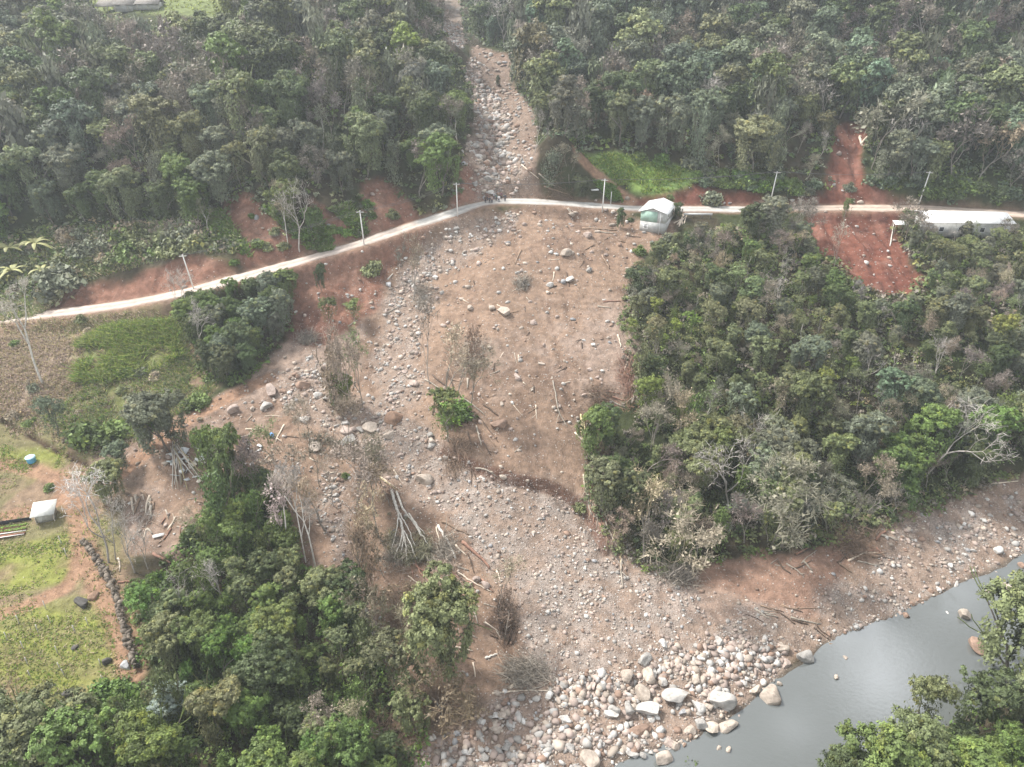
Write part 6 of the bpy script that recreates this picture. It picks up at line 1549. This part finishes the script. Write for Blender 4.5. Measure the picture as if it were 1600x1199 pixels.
# ------------------------------------------------------------------ people
M_PERSON = bpy.data.materials.new('clothing'); _t = ng(M_PERSON); _o = _t.nodes.new('ShaderNodeObjectInfo'); _t.links.new(_o.outputs['Color'], _t.nodes['Principled BSDF'].inputs['Base Color']); _t.nodes['Principled BSDF'].inputs['Roughness'].default_value = .9
M_SKIN = bpy.data.materials.new('skin'); ng(M_SKIN).nodes['Principled BSDF'].inputs['Base Color'].default_value = (.42, .25, .17, 1)
def person_mesh(pose):
    """one skinned body: legs, torso, arms with hands, head"""
    s, arm, bend = pose
    pts_ = {'pel': (0, 0, .92), 'bel': (0, .01, 1.08), 'che': (0, 0, 1.30), 'nk': (0, .0, 1.47), 'hd0': (0, -.015, 1.55), 'hd1': (0, -.02, 1.66), 'hd2': (0, -.01, 1.73)}
    E = [('pel', 'bel'), ('bel', 'che'), ('che', 'nk'), ('nk', 'hd0'), ('hd0', 'hd1'), ('hd1', 'hd2')]; Rr = {'pel': (.15, .11), 'bel': (.13, .10), 'che': (.16, .11), 'nk': (.055, .055), 'hd0': (.07, .08), 'hd1': (.085, .10), 'hd2': (.05, .06)}
    for sd, k in ((-1, 'L'), (1, 'R')):
        f = s * sd
        pts_.update({'hip' + k: (.10 * sd, 0, .86), 'kn' + k: (.11 * sd, -.04 - f * .12, .48), 'an' + k: (.12 * sd, .02 - f * .26, .09), 'to' + k: (.13 * sd, -.15 - f * .26, .04)})
        E += [('pel', 'hip' + k), ('hip' + k, 'kn' + k), ('kn' + k, 'an' + k), ('an' + k, 'to' + k)]
        Rr.update({'hip' + k: (.10, .10), 'kn' + k: (.065, .065), 'an' + k: (.042, .045), 'to' + k: (.035, .03)})
        a = arm if sd > 0 else 0
        pts_.update({'sh' + k: (.20 * sd, 0, 1.38), 'el' + k: (.26 * sd, -.02 - .12 * a, 1.10 + .05 * a), 'wr' + k: (.25 * sd - .08 * a * sd, -.08 - .28 * a, .87 + .32 * a), 'ha' + k: (.245 * sd - .10 * a * sd, -.10 - .36 * a, .80 + .38 * a)})
        E += [('che', 'sh' + k), ('sh' + k, 'el' + k), ('el' + k, 'wr' + k), ('wr' + k, 'ha' + k)]
        Rr.update({'sh' + k: (.065, .065), 'el' + k: (.045, .045), 'wr' + k: (.03, .032), 'ha' + k: (.02, .04)})
        for q, (dx, L) in enumerate([(-.028, .075), (-.01, .09), (.008, .085), (.026, .07)]):
            hx, hy, hz = pts_['ha' + k]; n = 'f%d' % q + k; pts_[n] = (hx + dx * .4, hy + dx - .01, hz - L * (1 - .8 * a)); E.append(('ha' + k, n)); Rr[n] = (.008, .008)
        hx, hy, hz = pts_['wr' + k]; pts_['th' + k] = (hx - .01 * sd, hy - .05, hz - .07); E.append(('wr' + k, 'th' + k)); Rr['th' + k] = (.009, .009)
    names = list(pts_); me = bpy.data.meshes.new('body'); me.from_pydata([pts_[n] for n in names], [(names.index(a), names.index(b)) for a, b in E], [])
    o = bpy.data.objects.new('tmp_body', me); COL.objects.link(o)
    md = o.modifiers.new('skin', 'SKIN'); md.use_smooth_shade = True; o.modifiers.new('sub', 'SUBSURF').levels = 1
    sv_ = me.skin_vertices[0].data
    for i, n in enumerate(names): sv_[i].radius = Rr[n]; sv_[i].use_root = (n == 'pel')
    dg = bpy.context.evaluated_depsgraph_get(); ev = o.evaluated_get(dg); m = bpy.data.meshes.new_from_object(ev); bpy.data.objects.remove(o); return m
PM = [person_mesh(q) for q in [(0.15, 0, 0), (.6, 0, 0), (0.1, 1, 0), (.35, .5, 0)]]
def cloth_from(m, z0, z1, grow, name, extra=None):
    n = len(m.vertices); V = np.empty(n * 3); m.vertices.foreach_get('co', V); V = V.reshape(-1, 3); N_ = np.empty(n * 3); m.vertices.foreach_get('normal', N_); N_ = N_.reshape(-1, 3)
    F = [list(p.vertices) for p in m.polygons if all(z0 <= V[v][2] <= z1 and (extra is None or extra(V[v])) for v in p.vertices)]
    me = bpy.data.meshes.new(name); use = sorted({v for f in F for v in f}); mp_ = {v: i for i, v in enumerate(use)}
    me.from_pydata([tuple(V[v] + N_[v] * grow) for v in use], [], [[mp_[v] for v in f] for f in F]); me.materials.append(M_PERSON); return me
for m in PM: m.materials.clear(); m.materials.append(M_SKIN)
SH = [cloth_from(m, .88, 1.5, .018, 'shirt', lambda v: not (abs(v[0]) > .15 and v[2] < .98)) for m in PM]
TR = [cloth_from(m, .08, .98, .016, 'trousers', lambda v: abs(v[0]) < .2) for m in PM]
HR = [cloth_from(m, 1.60, 1.9, .014, 'hair', lambda v: v[1] > -.06 or v[2] > 1.70) for m in PM]
for i, (x, y, rz, pz, sh, trc, lab) in enumerate([
  (758.5, 318.5, 2.8, 0, (.10, .07, .06), (.03, .03, .04), 'person in dark clothes, leftmost of the group on the road'), (761.5, 315, 2.4, 3, (.16, .09, .08), (.06, .06, .07), 'person in brownish top, second from left on the road'),
  (765, 319.6, 3.3, 1, (.05, .05, .06), (.03, .03, .035), 'person in black walking, front of the group on the road'), (768.6, 319, 3.0, 0, (.35, .28, .26), (.04, .04, .05), 'person in pale pink top and dark trousers on the road'),
  (772, 312.8, 1.0, 2, (.45, .45, .47), (.10, .10, .12), 'person in light grey top at the back of the group'), (775.6, 315.2, 4.0, 0, (.09, .15, .14), (.05, .06, .06), 'person in dark green top near the middle of the group'),
  (779.5, 317.4, 3.4, 3, (.70, .70, .70), (.06, .07, .09), 'person in white top and dark trousers on the road'), (783, 312.3, 2.0, 2, (.14, .06, .08), (.05, .05, .06), 'person in dark red top at the back right of the group'),
  (789.3, 316.2, 3.1, 0, (.07, .07, .08), (.05, .05, .06), 'person in dark clothes standing alone, rightmost on the road')]):
    p = at(x, y); dd, pp = ldist(p[0], p[1], ROAD); zz = float(np.interp(pp, np.arange(len(ROAD)), ROAD[:, 2])) + .05 if dd < 2.3 else p[2]
    e = empty('person', (p[0], p[1], zz), rz); s = rng.uniform(.94, 1.04); e.scale = (s, s, s); tag(e, lab, 'person', 'people standing on the road')
    link('body', PM[pz], e); link('shirt', SH[pz], e, color=sh); link('trousers', TR[pz], e, color=trc); link('hair', HR[pz], e, color=(.03, .02, .015))
# ------------------------------------------------------------------ labels worded from where each thing shows
ORD = ['first', 'second', 'third', 'fourth', 'fifth', 'sixth', 'seventh', 'eighth', 'ninth', 'tenth', 'eleventh', 'twelfth']
def label_all():
    groups = {}
    for o, ph, zone in AUTO:
        z = ZONE.get(zone, zone); groups.setdefault((ph, z), []).append(o)
    for (ph, z), L in groups.items():
        P = [proj(o.location.x, o.location.y, o.location.z) for o in L]
        n = len(L)
        if n == 1: L[0]['label'] = '%s, %s' % (ph, z); continue
        if n == 2:
            i = sorted(range(2), key=lambda i: P[i][0]); L[i[0]]['label'] = 'left one of two: %s, %s' % (ph, z); L[i[1]]['label'] = 'right one of two: %s, %s' % (ph, z); continue
        per = n if n <= 6 else 8
        rows = max(1, math.ceil(n / per)); order = sorted(range(n), key=lambda i: P[i][1]); per = math.ceil(n / rows)
        for r in range(rows):
            row = sorted(order[r * per:(r + 1) * per], key=lambda i: P[i][0])
            for k, i in enumerate(row):
                a = 'leftmost' if k == 0 else 'rightmost' if k == len(row) - 1 else ORD[k] + ' from left'
                rn = '' if rows == 1 else ('top row' if r == 0 else 'bottom row' if r == rows - 1 else ORD[r] + ' row down')
                L[i]['label'] = ('%s, %s%s, %s' % (ph, a, ' in ' + rn if rn else '', z)).strip()
    seen = {}; long_ = 0
    for o in COL.objects:
        if 'label' in o:
            l = o['label']; w = len(l.split())
            if w > 16 or w < 4: long_ += 1; print('LABEL LEN', w, l)
            if l in seen: print('DUP', l)
            seen[l] = 1
label_all()
# ------------------------------------------------------------------ haze
def haze():
    m = bpy.data.materials.new('haze'); t = ng(m); N = t.nodes
    for n in list(N):
        if n.type != 'OUTPUT_MATERIAL': N.remove(n)
    v = N.new('ShaderNodeVolumePrincipled'); v.inputs['Density'].default_value = .00032; v.inputs['Color'].default_value = (.86, .93, 1, 1); v.inputs['Anisotropy'].default_value = .2
    t.links.new(v.outputs[0], N['Material Output'].inputs['Volume'])
    mb = MB(); mb.box((0, 180, 113.5), (1180, 940, 235)); me = mb.mesh('haze', [m])
    tag(link('haze', me), 'thin pale haze in the valley', 'haze', kind='stuff')
haze()
